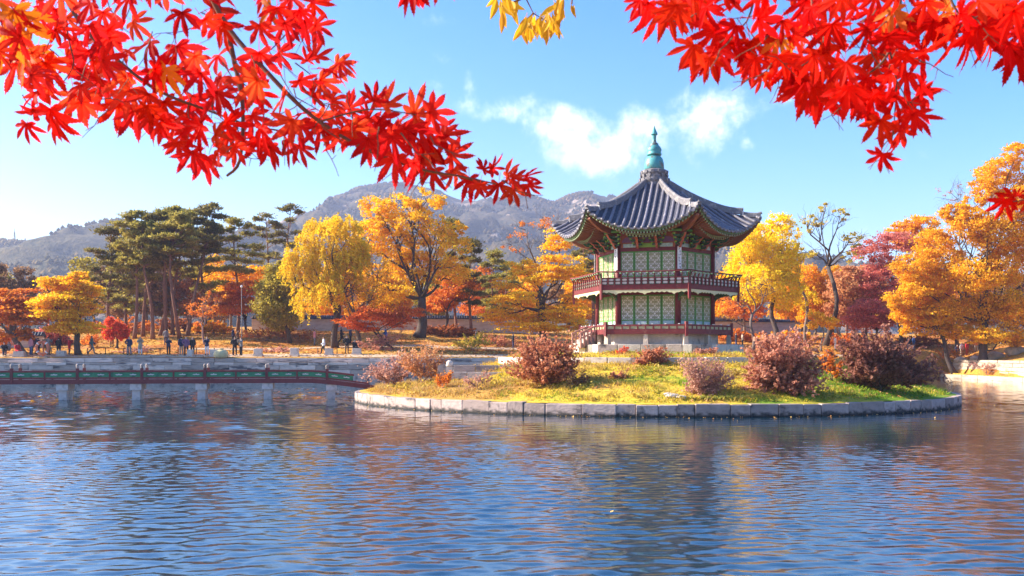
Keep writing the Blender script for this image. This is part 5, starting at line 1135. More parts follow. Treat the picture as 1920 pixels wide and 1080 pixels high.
b = MB(); b.tube([(.74, 0, .5), (.70, 0, .8)], .03, 5); 
# lifebuoy on a stand
x = (81 - 960) / FPX * 98.9; z = tz(x, 98.9); lb = tag(empty('lifebuoy_stand', (x, 98.7, z)), 'faded orange lifebuoy hung on a low stand at the edge of the left bank', 'lifebuoy')
b = MB(); R1 = .62
b.tube([(R1 * math.cos(a), 0, 1.0 + R1 * math.sin(a)) for a in np.linspace(0, 2 * math.pi, 25)], .15, 8, caps=False); ri = b.build('ring', M['orange_ring'], lb, True)
b = MB()
for a in (.8, 2.35, 3.9, 5.5): b.tube([(R1 * math.cos(a + q), 0, 1.0 + R1 * math.sin(a + q)) for q in (-.1, 0, .1)], .158, 8)
b.build('band', M['white'], ri, True)
b = MB(); b.box(-.05, .05, .16, .24, 0, 1.7); b.build('post', M['orange_ring'], lb)
b = MB(); b.box(-.4, .4, .1, .3, 0, .12); b.build('foot', M['granite'], lb)
# stone stele and low slab wall on the island
def ipos(px, D): x = (px - 960) / FPX * D; return (x, D, isz(x, D))
q = ipos(843, 59.5); st_ = tag(empty('stone_stele', q), 'pale upright stone post with a rounded head near the left end of the terrace', 'stone post')
b = MB(); b.box(-.2, .2, -.16, .16, -.2, .95); b.build('shaft', M['granite_pale'], st_); b = MB(); b.lathe([(.2, .96), (.24, 1.03), (.2, 1.12), (.21, 1.2), (.14, 1.3), (.04, 1.34)], 10); b.build('head', M['granite_pale'], st_, True)
q = ipos(829, 61.0); st_ = tag(empty('stone_stele', q), 'grey flat stone slab standing just left of the pale stone post', 'stone post')
b = MB(); b.prism([(-.3, -.2), (.3, -.2), (.27, .9), (.12, 1.02), (-.15, 1.0), (-.28, .88)], -.1, .1, lambda a, c, d: (a, d, c)); b.build('slab', M['granite'], st_)
q = ipos(905, 57.8); lw = tag(empty('slab_wall', q), 'long low white stone kerb running right from the pale stone post', 'stone kerb')
rr3 = random.Random(4); s = -1.9
while s < 3.2:
    l = rr3.uniform(.8, 1.5); stone(lw, M['granite_pale'], (s + l / 2, 0, .10), (l - .03, .5, .4), 0, 'slab', rr3); s += l
q = ipos(905, 59.3); lw = tag(empty('slab_wall', q), 'second low stone course behind the white kerb left of the russet bush', 'stone kerb'); s = -1.8
while s < 2.6:
    l = rr3.uniform(.8, 1.5); stone(lw, M['granite'], (s + l / 2, 0, .2), (l - .03, .5, .5), 0, 'slab', rr3); s += l
q = ipos(1200, 47.6); 
for px, D, s in ((1262, 47.6, .26), (1277, 47.4, .2), (1252, 47.9, .18)):
    x, y, z = ipos(px, D); bm = bmesh.new(); bmesh.ops.create_icosphere(bm, subdivisions=2, radius=s); r = random.Random(px)
    for v in bm.verts: v.co = Vector((v.co.x * 1.5, v.co.y, v.co.z * .55)) * (1 + .18 * mnoise.noise(v.co * 6 + Vector((px, 0, 0))))
    me = bpy.data.meshes.new('rock'); bm.to_mesh(me); bm.free(); me.materials.append(M['granite_pale']); o = obj('rock', me); o.location = (x, y, z + .04)
    tag(o, {1262: 'largest of three pale rocks on the grass above the kerb', 1277: 'right hand small pale rock above the kerb', 1252: 'left hand small pale rock above the kerb'}[px], 'rock', 'pale rocks above the kerb')
for px, D, s in ((1866, 123, .9), (1905, 121, 1.0), (1830, 126, .6), (1800, 127, .5)):
    x = (px - 960) / FPX * D; bm = bmesh.new(); bmesh.ops.create_icosphere(bm, subdivisions=2, radius=s)
    for v in bm.verts: v.co = Vector((v.co.x * 1.4, v.co.y, v.co.z * .8)) * (1 + .25 * mnoise.noise(v.co * 2 + Vector((px, 0, 0))))
    me = bpy.data.meshes.new('boulder'); bm.to_mesh(me); bm.free(); me.materials.append(M['wall_warm']); o = obj('boulder', me); o.location = (x, D, tz(x, D) + s * .3)
    tag(o, {1866: 'tan boulder on the slope right of the huge oak trunk', 1905: 'biggest boulder at the right edge above the wall', 1830: 'small boulder left of the huge oak trunk', 1800: 'smallest boulder behind the twin trunks'}[px], 'boulder', 'boulders on the right bank')
# lamp post and rope fence posts, mast on the hill
M['steel'] = pmat('dull_steel', (.30, .29, .28), .5, .1, 5., metal=.6)
x = (453 - 960) / FPX * 112; lp = tag(empty('lamp_post', (x, 112, tz(x, 112))), 'slim grey lamp post in front of the red orange maple', 'lamp post')
b = MB(); b.tube([(0, 0, 0), (0, 0, 6.6)], [.05, .035], 8); b.build('pole', M['steel'], lp); b = MB(); b.lathe([(.04, 6.6), (.13, 6.66), (.14, 6.8), (.06, 6.88), (.01, 6.9)], 10); b.build('lamp_head', M['white'], lp, True)
def mast(px, D, zb, h, lab):
    x = (px - 960) / FPX * D; m_ = tag(empty('antenna_mast', (x, D, zb)), lab, 'antenna mast'); b = MB()
    for sx, sy in ((-1, -1), (1, -1), (1, 1), (-1, 1)): b.tube([(sx * 1.6, sy * 1.6, -6), (sx * .35, sy * .35, h * .75)], .35, 4)
    for i in range(6):
        f = i / 6; w_ = 1.6 - 1.25 * f; z = h * .75 * f; b.tube([(-w_, -w_, z), (w_, -w_, z + 2)], .2, 4); b.tube([(w_, w_, z), (-w_, w_, z + 2)], .2, 4)
    b.build('lattice', M['steel'], m_); b = MB(); b.tube([(0, 0, h * .74), (0, 0, h)], .3, 5); b.build('aerial', M['steel'], m_)
def hillz(px, py, D): return CAMZ + (HOR - py) / FPX * D
mast(27, 1250, hillz(27, 453, 1250), 17, 'tall lattice radio mast on the crest of the far left hill')
mast(47, 1250, hillz(47, 454, 1250), 7, 'short aerial just right of the tall mast on the far hill')
b = MB(); fps = []
FPG = 'thin rope fence posts by the bank path'
fm = None
for px in list(range(96, 470, 34)) + list(range(560, 700, 36)):
    D = 101.8; x = (px - 960) / FPX * D; 
    if fm is None:
        b = MB(); b.tube([(0, 0, -.1), (0, 0, .7)], [.05, .045], 6); fm = b.mesh('fence_post', M['bark'])
    o = obj('fence_post', fm); o.location = (x, D, tz(x, D)); tag(o, 'thin dark post of the low rope fence beside the bank path', 'fence post', FPG)

# ------------------------------------------------------------------ people
def skin_figure(pose):
    """one continuous skinned body from a jointed skeleton; returns verts, faces and a region tag per face"""
    j = dict(pel=(0, 0, .95), chest=(0, .0, 1.28), neck=(0, .0, 1.46), head0=(0, -.01, 1.55), head1=(0, -.02, 1.68),
             shl=(-.17, 0, 1.42), ell=(-.24, .02, 1.14), hal=(-.24, -.06, .9), shr=(.17, 0, 1.42), elr=(.24, .02, 1.14), har=(.24, -.06, .9),
             hil=(-.1, 0, .9), knl=(-.11, -.02, .5), anl=(-.11, .02, .09), tol=(-.12, -.14, .04), hir=(.1, 0, .9), knr=(.11, -.02, .5), anr=(.11, .02, .09), tor=(.12, -.14, .04))
    j.update(pose)
    bones = [('pel', 'chest', 't'), ('chest', 'neck', 't'), ('neck', 'head0', 'h'), ('head0', 'head1', 'h'), ('chest', 'shl', 't'), ('shl', 'ell', 't'), ('ell', 'hal', 't'), ('chest', 'shr', 't'), ('shr', 'elr', 't'), ('elr', 'har', 't'),
             ('pel', 'hil', 'l'), ('hil', 'knl', 'l'), ('knl', 'anl', 'l'), ('anl', 'tol', 'f'), ('pel', 'hir', 'l'), ('hir', 'knr', 'l'), ('knr', 'anr', 'l'), ('anr', 'tor', 'f')]
    rd = dict(pel=.14, chest=.15, neck=.06, head0=.085, head1=.09, shl=.075, ell=.05, hal=.04, shr=.075, elr=.05, har=.04, hil=.095, knl=.07, anl=.045, tol=.035, hir=.095, knr=.07, anr=.045, tor=.035)
    names = list(j); me = bpy.data.meshes.new('fig'); me.from_pydata([j[n] for n in names], [(names.index(a), names.index(b)) for a, b, _ in bones], [])
    o = bpy.data.objects.new('fig', me); COL.objects.link(o)
    o.modifiers.new('s', 'SKIN'); sd = o.modifiers.new('u', 'SUBSURF'); sd.levels = 1
    for i, n in enumerate(names):
        v = me.skin_vertices[0].data[i]; v.radius = (rd[n], rd[n] * (.8 if n in ('pel', 'chest') else 1)); v.use_root = n == 'pel'
    dg = bpy.context.evaluated_depsgraph_get(); ev = o.evaluated_get(dg); m2 = bpy.data.meshes.new_from_object(ev)
    V = np.array([v.co for v in m2.vertices]); F = [tuple(p.vertices) for p in m2.polygons]; NRM = np.array([v.normal for v in m2.vertices])
    bpy.data.objects.remove(o); tags = []
    for f in F:
        c = V[list(f)].mean(0); best = (9, '')
        for a, b_, t in bones:
            A, B = np.array(j[a]), np.array(j[b_]); s = np.clip(np.dot(c - A, B - A) / np.dot(B - A, B - A), 0, 1); d = np.linalg.norm(c - A - s * (B - A)) - .5 * (rd[a] * (1 - s) + rd[b_] * s)
            if d < best[0]: best = (d, t if not (t == 't' and a in ('ell', 'elr') and s > .85) else 'k')
        tags.append(best[1])
    return V, F, NRM, tags, j
def sub_mesh(name, V, F, NRM, keep, off, mat):
    ids = sorted({i for f, k in zip(F, keep) if k for i in f}); mp = {i: n for n, i in enumerate(ids)}
    me = bpy.data.meshes.new(name); me.from_pydata([tuple(V[i] + NRM[i] * off) for i in ids], [], [tuple(mp[i] for i in f) for f, k in zip(F, keep) if k])
    me.polygons.foreach_set('use_smooth', [True] * len(me.polygons)); me.materials.append(mat); return me
POSES = dict(stand={}, walk=dict(knl=(-.1, -.2, .52), anl=(-.1, -.24, .1), tol=(-.1, -.42, .08), knr=(.1, .02, .5), anr=(.1, .34, .16), tor=(.1, .26, .04), hal=(-.25, .16, .95), har=(.25, -.28, .95)),
             photo=dict(ell=(-.24, -.16, 1.2), hal=(-.08, -.3, 1.5), elr=(.24, -.16, 1.2), har=(.08, -.3, 1.5)),
             sit=dict(pel=(0, 0, .55), chest=(0, -.02, .88), neck=(0, -.03, 1.06), head0=(0, -.05, 1.15), head1=(0, -.07, 1.28), shl=(-.17, -.02, 1.02), ell=(-.24, -.08, .76), hal=(-.14, -.32, .62), shr=(.17, -.02, 1.02), elr=(.24, -.08, .76), har=(.14, -.32, .62), hil=(-.1, -.05, .53), knl=(-.12, -.45, .52), anl=(-.12, -.46, .09), tol=(-.12, -.62, .04), hir=(.1, -.05, .53), knr=(.12, -.45, .52), anr=(.12, -.46, .09), tor=(.12, -.62, .04)),
             hip=dict(ell=(-.34, .06, 1.18), hal=(-.17, -.1, 1.02), anr=(.16, .02, .09), knr=(.14, -.02, .5), tor=(.2, -.14, .04)))
SKINM = pmat('skin', (.50, .31, .23), .6, .05); _cl = {}
def cloth(c):
    if c not in _cl: _cl[c] = pmat('cloth', c, .9, .15, 12.)
    return _cl[c]
CC = dict(navy=(.03, .04, .09), black=(.02, .02, .024), grey=(.2, .19, .19), beige=(.42, .33, .24), red=(.55, .02, .03), white=(.7, .7, .7), purple=(.2, .09, .17), brown=(.14, .08, .05), blue=(.05, .12, .36), orange=(.7, .2, .04), denim=(.09, .13, .22), teal=(.05, .14, .15), pinkc=(.6, .25, .28))
FIG = {k: skin_figure(v) for k, v in POSES.items()}; _pm = {}
def pmesh(kind, pose, col, fn):
    key = (kind, pose, col)
    if key not in _pm: _pm[key] = fn()
    return _pm[key]
def person(label, px, D, pose, top, bottom, face, hair='black', coat=False, h=1.0, dz=0., group=None):
    V, F, NRM, tg, j = FIG[pose]; x = (px - 960) / FPX * D
    def body_me():
        me = bpy.data.meshes.new('person'); me.from_pydata([tuple(v) for v in V], [], F); me.polygons.foreach_set('use_smooth', [True] * len(F)); me.materials.append(SKINM); return me
    r = obj('person', pmesh('b', pose, 0, body_me)); r.location = (x, D, tz(x, D) + dz); r.rotation_euler = (0, 0, rad(face)); r.scale = (h,) * 3
    tag(r, label, 'person', group); hd = np.array(j['head1']); pz = j['pel'][2]
    obj('jacket', pmesh('j' + str(coat), pose, top, lambda: sub_mesh('jacket', V, F, NRM, [t == 't' or (t == 'l' and V[list(f)][:, 2].mean() > pz - (.42 if coat else .12)) for f, t in zip(F, tg)], .03, cloth(CC[top]))), r)
    obj('trousers', pmesh('t', pose, bottom, lambda: sub_mesh('trousers', V, F, NRM, [t == 'l' for t in tg], .014, cloth(CC[bottom]))), r)
    obj('shoes', pmesh('s', pose, 'black', lambda: sub_mesh('shoes', V, F, NRM, [t == 'f' for t in tg], .015, cloth(CC['black']))), r)
    obj('hair', pmesh('h', pose, hair, lambda: sub_mesh('hair', V, F, NRM, [t == 'h' and (V[list(f)].mean(0)[2] > hd[2] + .01 or (V[list(f)].mean(0)[1] > hd[1] + .02 and V[list(f)].mean(0)[2] > hd[2] - .13)) for f, t in zip(F, tg)], .022, cloth(CC[hair]))), r)
    if pose != 'sit' and pose != 'walk': pass
    return r
PD = [(8, 100.4, 'sit', 'black', 'navy', 30, 'black', 0, 'person in a black jacket sitting at the far left edge'), (17, 101, 'sit', 'grey', 'denim', -20, 'black', 0, 'person in grey sitting second from the left edge'),
      (32, 100.2, 'sit', 'red', 'black', 60, 'black', 0, 'person in a bright red jacket sitting hunched on the left bank'), (58, 101, 'stand', 'pinkc', 'denim', 150, 'black', 0, 'person in a pink top standing left of the lifebuoy'),
      (64, 102, 'hip', 'purple', 'black', 200, 'brown', 0, 'person in a purple jacket standing beside the pink one'), (71, 101.5, 'stand', 'navy', 'black', 170, 'black', 0, 'person in dark blue close behind the lifebuoy'),
      (84, 103, 'stand', 'beige', 'brown', 180, 'black', 0, 'person in a khaki top standing behind the lifebuoy'), (91, 101, 'photo', 'grey', 'brown', 160, 'black', 1, 'person in a grey coat taking a photo right of the lifebuoy'),
      (110, 101.2, 'stand', 'black', 'grey', 190, 'black', 1, 'person in a long black coat left of the yellow maple'), (130, 101.4, 'photo', 'red', 'black', 120, 'black', 1, 'person in a short red coat pointing, left of the yellow maple trunk'),
      (172, 102, 'walk', 'teal', 'grey', 100, 'black', 0, 'person in dark clothes striding right of the yellow maple trunk'), (210, 110, 'stand', 'black', 'brown', 0, 'black', 0, 'person in black standing under the small scarlet maple'),
      (242, 101, 'hip', 'navy', 'grey', 10, 'black', 0, 'person in navy standing by the straw coloured bush'), (263, 101.3, 'photo', 'beige', 'white', 20, 'brown', 1, 'person in a beige coat standing under the grove'),
      (311, 112, 'stand', 'grey', 'navy', 180, 'black', 0, 'person in light grey standing back among the pine trunks'), (316, 101.2, 'photo', 'navy', 'black', 30, 'black', 0, 'person in navy looking down at a phone below the grove'),
      (340, 101.3, 'stand', 'navy', 'beige', 200, 'black', 0, 'person in navy on the left of a close group of three'), (349, 100.8, 'hip', 'purple', 'black', 10, 'white', 0, 'white haired person in the middle of the close group'),
      (361, 101.2, 'stand', 'black', 'black', 20, 'black', 0, 'person in black on the right of the close group'), (388, 101.1, 'photo', 'navy', 'white', 0, 'black', 0, 'person in navy and white trousers photographing the pond'),
      (437, 111.5, 'stand', 'navy', 'black', 90, 'black', 0, 'person in navy walking back on the inner path'), (446, 110.5, 'hip', 'brown', 'black', 90, 'black', 0, 'person in brown beside the one on the inner path'),
      (440, 100.9, 'hip', 'black', 'black', 30, 'black', 0, 'person in black, left of two friends right of the cream sack'), (452, 100.7, 'photo', 'grey', 'black', -40, 'black', 0, 'person in grey, right of two friends right of the cream sack'),
      (590, 112, 'stand', 'pinkc', 'grey', 90, 'black', 0, 'person in pink on the inner path left of the willow trunk'), (607, 102, 'walk', 'white', 'black', -80, 'brown', 0, 'person in white and black striding left of the willow trunk'),
      (640, 113, 'walk', 'black', 'black', 100, 'black', 0, 'person in black walking behind the willow trunk'), (657, 113, 'stand', 'navy', 'black', 80, 'black', 0, 'person in navy behind the half bare tree'),
      (650, 102.2, 'hip', 'black', 'brown', 40, 'black', 0, 'person in black leaning beside the half bare tree'), (664, 102.4, 'sit', 'black', 'black', 60, 'black', 0, 'person crouching at the foot of the half bare tree'),
      (723, 113, 'walk', 'blue', 'navy', 90, 'black', 0, 'person in a blue jacket on the inner path under the golden tree'), (893, 113, 'walk', 'black', 'black', 90, 'black', 0, 'person in black walking behind the white kerb'),
      (962, 112, 'stand', 'black', 'navy', 90, 'black', 0, 'person in black left of the russet bush'),
      (1478, 128, 'stand', 'navy', 'black', 20, 'black', 0, 'person in navy in the crowd right of the pavilion, leftmost'), (1488, 129, 'hip', 'red', 'navy', 0, 'black', 0, 'person in red in the crowd right of the pavilion'),
      (1498, 128, 'stand', 'purple', 'black', 100, 'black', 0, 'person in purple in the crowd right of the pavilion'), (1380, 128, 'stand', 'black', 'navy', 90, 'black', 0, 'person in black close to the right edge of the pavilion deck'),
      (1392, 129, 'hip', 'beige', 'black', 90, 'black', 0, 'person in beige beside the pavilion deck on the right'), (1566, 131, 'stand', 'white', 'white', 90, 'black', 0, 'person in white left of the maroon bush'),
      (1704, 134, 'stand', 'navy', 'denim', 0, 'black', 0, 'person in navy seen below the leaning golden tree'), (1713, 134, 'hip', 'blue', 'denim', 90, 'black', 0, 'person in blue jeans below the leaning golden tree'),
      (1795, 134, 'stand', 'navy', 'black', 0, 'black', 0, 'person in dark blue left of the white shirted one under the oak'), (1803, 134.5, 'stand', 'white', 'beige', 20, 'white', 0, 'person in white with a white hat under the oak'),
      (1813, 134, 'stand', 'red', 'red', 30, 'black', 1, 'person all in red under the oak'), (1830, 134, 'hip', 'orange', 'beige', 0, 'black', 0, 'person in an orange jacket just left of the oak trunk'),
      (1838, 135, 'stand', 'red', 'black', 0, 'black', 0, 'person in red behind the oak trunk'), (1878, 134, 'stand', 'pinkc', 'white', 0, 'black', 0, 'person in a pink top under the thick oak limb'), (1888, 135, 'hip', 'orange', 'navy', 0, 'black', 0, 'person in orange at the right edge under the oak limb')]
rp2 = random.Random(3)
for px, D, pose, top, bot, face, hair, coat, lab in PD: person(lab, px, D, pose, top, bot, face, hair, bool(coat), rp2.uniform(1.06, 1.17), group='visitors strolling round the pond')
# ------------------------------------------------------------------ maple branches hanging in front
M['fore_bark'] = pmat('maple_twig_bark', (.14, .075, .05), .8, .3, 40.)
LM['maple_red'] = leafmat('maple_leaf_red', [(.58, .006, .006), (.70, .007, .006), (.74, .016, .006), (.76, .05, .008)], .68, 6., .6, .1, veins=True)
LM['maple_left'] = leafmat('maple_leaf_orange_red', [(.52, .010, .012), (.64, .014, .013), (.66, .028, .015), (.74, .09, .02)], .64, 6., .6, .1, veins=True)
LM['maple_orange'] = leafmat('maple_leaf_orange', [(.72, .16, .012), (.8, .25, .012)], .55, 6., veins=True)
LM['yellow_leaf'] = leafmat('yellow_willow_oak_leaf', [(.62, .36, .02), (.75, .45, .02), (.5, .24, .03)], .5, 6., veins=True)
def maple_leaf(mat, seed):
    """seven serrated lobes folded along their veins, with a stalk; unit = length of the middle lobe, tip along -Z, facing -Y"""
    r = random.Random(seed); b = MB()
    lob = [(0, 1.), (36, .94), (-36, .94), (70, .76), (-70, .76), (108, .44), (-108, .44)]
    curl = r.uniform(-.15, .55); 
    for ai, (a, L_) in enumerate(lob):
        a += r.uniform(-5, 5); L_ *= r.uniform(.92, 1.06); ca, sa = math.cos(rad(a)), math.sin(rad(a)); dr = r.uniform(-.25, .4); bd = r.uniform(-.16, .16)
        ts = [0, .28, .40, .52, .62, .72, .82, .90, 1.0]; ws = [.02, .075, .088, .102, .10, .084, .060, .032, 0]
        vs = []
        for t, w in zip(ts, ws):
            rr_ = t * L_; w *= (.7 + .3 * L_)
            back = rr_ - (.03 if w else 0); y = (curl + dr) * rr_ * rr_
            so = bd * rr_ * rr_
            def pnt(l, s): return (l * sa + (s + so) * ca, y + abs(s) * -.42, -(l * ca - (s + so) * sa))
            vs += [pnt(back, -w), pnt(rr_, 0), pnt(back, w)]
        fs = []
        for i in range(len(ts) - 1):
            o = 3 * i; fs += [(o, o + 1, o + 4, o + 3), (o + 1, o + 2, o + 5, o + 4)]
        b.add(vs, fs)
        for i in (3, 4, 5, 6):     # teeth
            for s in (0, 2):
                p = Vector(vs[3 * i + s]); q = Vector(vs[3 * (i + 1) + s]); c = Vector(vs[3 * i + 1]); d = (Vector(vs[3 * (i + 1) + 1]) - c).normalized(); out_ = (p - c); 
                if out_.length < .02: continue
                out_.normalize(); b.add([p, q, (p + q) / 2 + d * .055 + out_ * .022], [(0, 1, 2) if s else (1, 0, 2)])
    b.tube([(0, 0, 0), (.02, .03, .22), (.05, .09, .5)], [.012, .010, .010], 4)
    me = b.mesh('leaf', mat); at = me.attributes.new('along', 'FLOAT', 'POINT')
    at.data.foreach_set('value', [min(1., math.hypot(v[0], v[2])) for v in b.v]); return me
LEAVES = {}
def tip_tint(m, tip, base, k=.55):
    nt = m.node_tree; N = nodes_of(nt); L = nt.links.new; a = N('ShaderNodeAttribute', attribute_name='along'); n = N('ShaderNodeTexNoise', i_Scale=2.2, i_Detail=4.); L(N('ShaderNodeTexCoord').outputs['Object'], n.inputs['Vector'])
    f = math_node(N, L, 'ADD', a.outputs['Fac'], math_node(N, L, 'MULTIPLY', math_node(N, L, 'SUBTRACT', n.outputs['Fac'], .5), .9), clamp=True)
    r = ramp_node(N, [(.0, base), (.45, (1, 1, 1)), (1., tip)]); L(f, r.inputs[0])
    for nd in [q for q in nt.nodes if q.type in ('BSDF_PRINCIPLED', 'BSDF_TRANSLUCENT')]:
        sk = nd.inputs['Base Color' if nd.type == 'BSDF_PRINCIPLED' else 'Color']; src = sk.links[0].from_socket
        mx = N('ShaderNodeMix', data_type='RGBA', blend_type='MULTIPLY'); mx.inputs[0].default_value = 1; L(src, mx.inputs[6]); L(r.outputs[0], mx.inputs[7]); L(mx.outputs[2], sk)
for nm in ('maple_red', 'maple_left'): tip_tint(LM[nm], (.66, .5, 1.2), (1.15, 1.5, 1.))
tip_tint(LM['maple_orange'], (.95, .6, .8), (1.05, 1.15, 1.))
for nm in ('maple_red', 'maple_left', 'maple_orange'): LEAVES[nm] = [maple_leaf(LM[nm], s) for s in range(11)]
def lanceo(mat, seed):
    r = random.Random(seed); b = MB(); ts = [0, .15, .35, .55, .75, .9, 1.]; ws = [.015, .09, .15, .15, .10, .045, 0]; cu = r.uniform(-.25, .25); vs = []
    for t, w in zip(ts, ws): vs += [(-w + cu * t * t, -.35 * w, -t), (cu * t * t, 0, -t), (w + cu * t * t, -.35 * w, -t)]
    b.add(vs, [(3 * i + k, 3 * i + k + 1, 3 * i + k + 4, 3 * i + k + 3) for i in range(6) for k in (0, 1)]); b.tube([(0, 0, 0), (0, .02, .18)], .015, 4); return b.mesh('leaf', mat)
LEAVES['yellow_leaf'] = [lanceo(LM['yellow_leaf'], s) for s in range(4)]
frng = random.Random(99)
def place_leaf(parent, kind, px, py, D, deg, size, yaw=None, pitch=None):
    """px,py: where the stalk meets the blade; deg: direction of the middle lobe, 0 = down, positive to the right"""
    me = frng.choice(LEAVES[kind]); o = bpy.data.objects.new('leaf', me); L0 = Vector(parent.location)
    yaw = frng.gauss(0, 26) if yaw is None else yaw; pitch = frng.gauss(8, 22) if pitch is None else pitch
    o.matrix_local = Matrix.Translation(P(px, py, D) - L0) @ Matrix.Rotation(rad(-deg), 4, 'Y') @ Matrix.Rotation(rad(pitch), 4, 'X') @ Matrix.Rotation(rad(yaw), 4, 'Z') @ Matrix.Scale(size / FPX * D, 4)
    return link(o, parent)
def inside(poly, x, y):
    c = False; n = len(poly)
    for i in range(n):
        x0, y0 = poly[i]; x1, y1 = poly[i - 1]
        if (y0 > y) != (y1 > y) and x < (x1 - x0) * (y - y0) / (y1 - y0) + x0: c = not c
    return c
def branch(label, stems, parent_px, D, group='branches hanging in front'):
    r = tag(empty('maple_branch', P(*parent_px, D)), label, 'maple branch', group)
    for st in stems:
        pts, w0, w1 = st[:3]; L0 = Vector(r.location); b = MB()
        q = [P(x, y, D + (dd[0] if dd else 0)) - L0 for x, y, *dd in pts]
        # smooth the polyline
        fine = []
        for i in range(len(q) - 1):
            p0, p1, p2, p3 = q[max(i - 1, 0)], q[i], q[i + 1], q[min(i + 2, len(q) - 1)]
            for t in (0, .25, .5, .75):
                fine.append(.5 * (2 * p1 + (p2 - p0) * t + (2 * p0 - 5 * p1 + 4 * p2 - p3) * t * t + (3 * p1 - p0 - 3 * p2 + p3) * t ** 3))
        fine.append(q[-1]); m_ = len(fine)
        b.tube([tuple(p) for p in fine], [(w0 + (w1 - w0) * i / (m_ - 1)) / FPX * D / 2 for i in range(m_)], 7); b.build('twig', M['fore_bark'], r, True)
    return r
def fill(root, kind, poly, n, D, dspread, size, degc=0, degs=35, mind=18, orange=0., seed=1, cx=None):
    r = random.Random(seed); xs = [p[0] for p in poly]; ys = [p[1] for p in poly]; got = []; tries = 0
    while len(got) < n and tries < n * 60:
        tries += 1; x, y = r.uniform(min(xs), max(xs)), r.uniform(min(ys), max(ys))
        if not inside(poly, x, y) or any((x - a) ** 2 + (y - b) ** 2 < mind ** 2 for a, b in got): continue
        got.append((x, y)); k = 'maple_orange' if r.random() < orange else kind
        place_leaf(root, k, x, y, D + r.uniform(-dspread, dspread), degc + r.gauss(0, degs), size * r.uniform(.75, 1.2))
# left: long arching branch and the dense mass above it
DL = 1.75
lb1 = branch('long orange red maple branch arching down from the upper left towards the mountain', [([(385, -30), (430, 55, .02), (505, 140), (570, 205), (640, 255), (710, 290), (790, 318), (860, 330), (930, 345)], 11, 3), ([(860, 330), (910, 345, .03), (960, 352)], 3, 2), ([(600, 228), (690, 205, -.04), (780, 215, -.06)], 4, 2)], (385, -30), DL)
for a in ((720, 200, 150, 62), (775, 215, 118, 74), (805, 212, 95, 70), (760, 240, 60, 70), (830, 255, 72, 62), (690, 225, 170, 52), (655, 205, 160, 45), (735, 255, 20, 70), (800, 265, 40, 66), (845, 290, 80, 58), (690, 260, -10, 64), (640, 245, 8, 66), (600, 235, -5, 62), (740, 295, -4, 70), (775, 305, 10, 62), (812, 318, -15, 58), (850, 318, 25, 56), (880, 335, 0, 54), (905, 318, 150, 36), (920, 315, 95, 42), (900, 345, -10, 44), (935, 345, 8, 48), (950, 330, 120, 44), (960, 352, 40, 52), (985, 332, 112, 42), (990, 345, 60, 44), (960, 335, 90, 38), (560, 230, 0, 66), (585, 180, 140, 50), (590, 108, 160, 48), (610, 130, 95, 60), (630, 120, 65, 52), (640, 118, 30, 40), (575, 115, 200, 46), (560, 150, 40, 60), (535, 175, -10, 60), (700, 190, 165, 50), (660, 240, 60, 60), (710, 250, 75, 60), (620, 190, 110, 56), (600, 150, 60, 56), (830, 240, 100, 46)):
    place_leaf(lb1, 'maple_left' if frng.random() > .12 else 'maple_red', a[0], a[1], DL + frng.uniform(-.1, .1), a[2] + frng.gauss(0, 8), a[3] * .9)
fill(lb1, 'maple_left', [(560, 190), (640, 200), (720, 215), (800, 230), (830, 290), (780, 300), (700, 280), (620, 250), (560, 230)], 14, DL + .03, .1, 54, 50, 50, 24, .0, 3)
lb2 = branch('dense red and orange maple branches filling the upper left corner', [([(108, -30), (160, 55), (235, 125), (300, 172), (385, 205), (470, 235, .05), (560, 250, .1)], 9, 3), ([(385, -30, .1), (420, 40, .1), (440, 120, .1), (455, 200, .1), (450, 300, .1), (425, 330, .1)], 14, 5), ([(118, 0), (128, 70), (138, 120), (118, 155)], 4, 2), ([(540, 60, .05), (505, 95, .05), (470, 110, .05)], 3, 2)], (108, -30), DL)
for a in ((25, 20, -4, 92, 1), (45, 95, 8, 80, 1), (8, 60, -12, 80, 1), (70, 90, 20, 60, 1), (55, 30, 10, 70, 1), (75, 172, -48, 62, 0), (62, 205, -25, 60, 0), (50, 232, -12, 46, 0), (95, 205, -4, 72, 0), (105, 225, 12, 58, 0), (140, 178, 10, 74, 0), (150, 190, 32, 58, 0), (90, 165, -70, 62, 0), (220, 195, -14, 66, 0), (255, 205, 6, 70, 0), (285, 215, 14, 60, 0), (300, 230, 30, 52, 0), (245, 168, -8, 70, 0), (335, 265, -18, 62, 0), (360, 285, 2, 60, 0), (385, 298, 6, 56, 0), (345, 250, -45, 56, 0), (408, 282, 20, 54, 0), (430, 250, 12, 62, 0), (440, 275, 40, 50, 0), (485, 262, -12, 62, 0), (505, 275, 6, 52, 0), (540, 262, 10, 64, 0), (560, 272, 24, 50, 0), (330, 225, -5, 64, 0), (290, 130, 80, 60, 0), (190, 70, -10, 60, 0), (70, 15, 5, 60, 0), (520, 15, 15, 60, 0), (560, 20, 35, 60, 0), (545, -5, 50, 62, 0), (585, 5, 70, 50, 0), (610, -15, 90, 46, 0), (570, 40, 5, 60, 0), (590, 48, 70, 50, 0)):
    place_leaf(lb2, 'maple_orange' if a[4] else ('maple_left' if frng.random() < .6 else 'maple_red'), a[0], a[1], DL + frng.uniform(-.14, .14), a[2] + frng.gauss(0, 7), a[3] * .93)
fill(lb2, 'maple_left', [(-30, -50), (600, -50), (590, 30), (545, 40), (520, 130), (560, 220), (500, 250), (430, 250), (380, 260), (330, 210), (250, 170), (150, 160), (60, 150), (-20, 110)], 62, DL, .2, 56, 0, 45, 27, .02, 5)
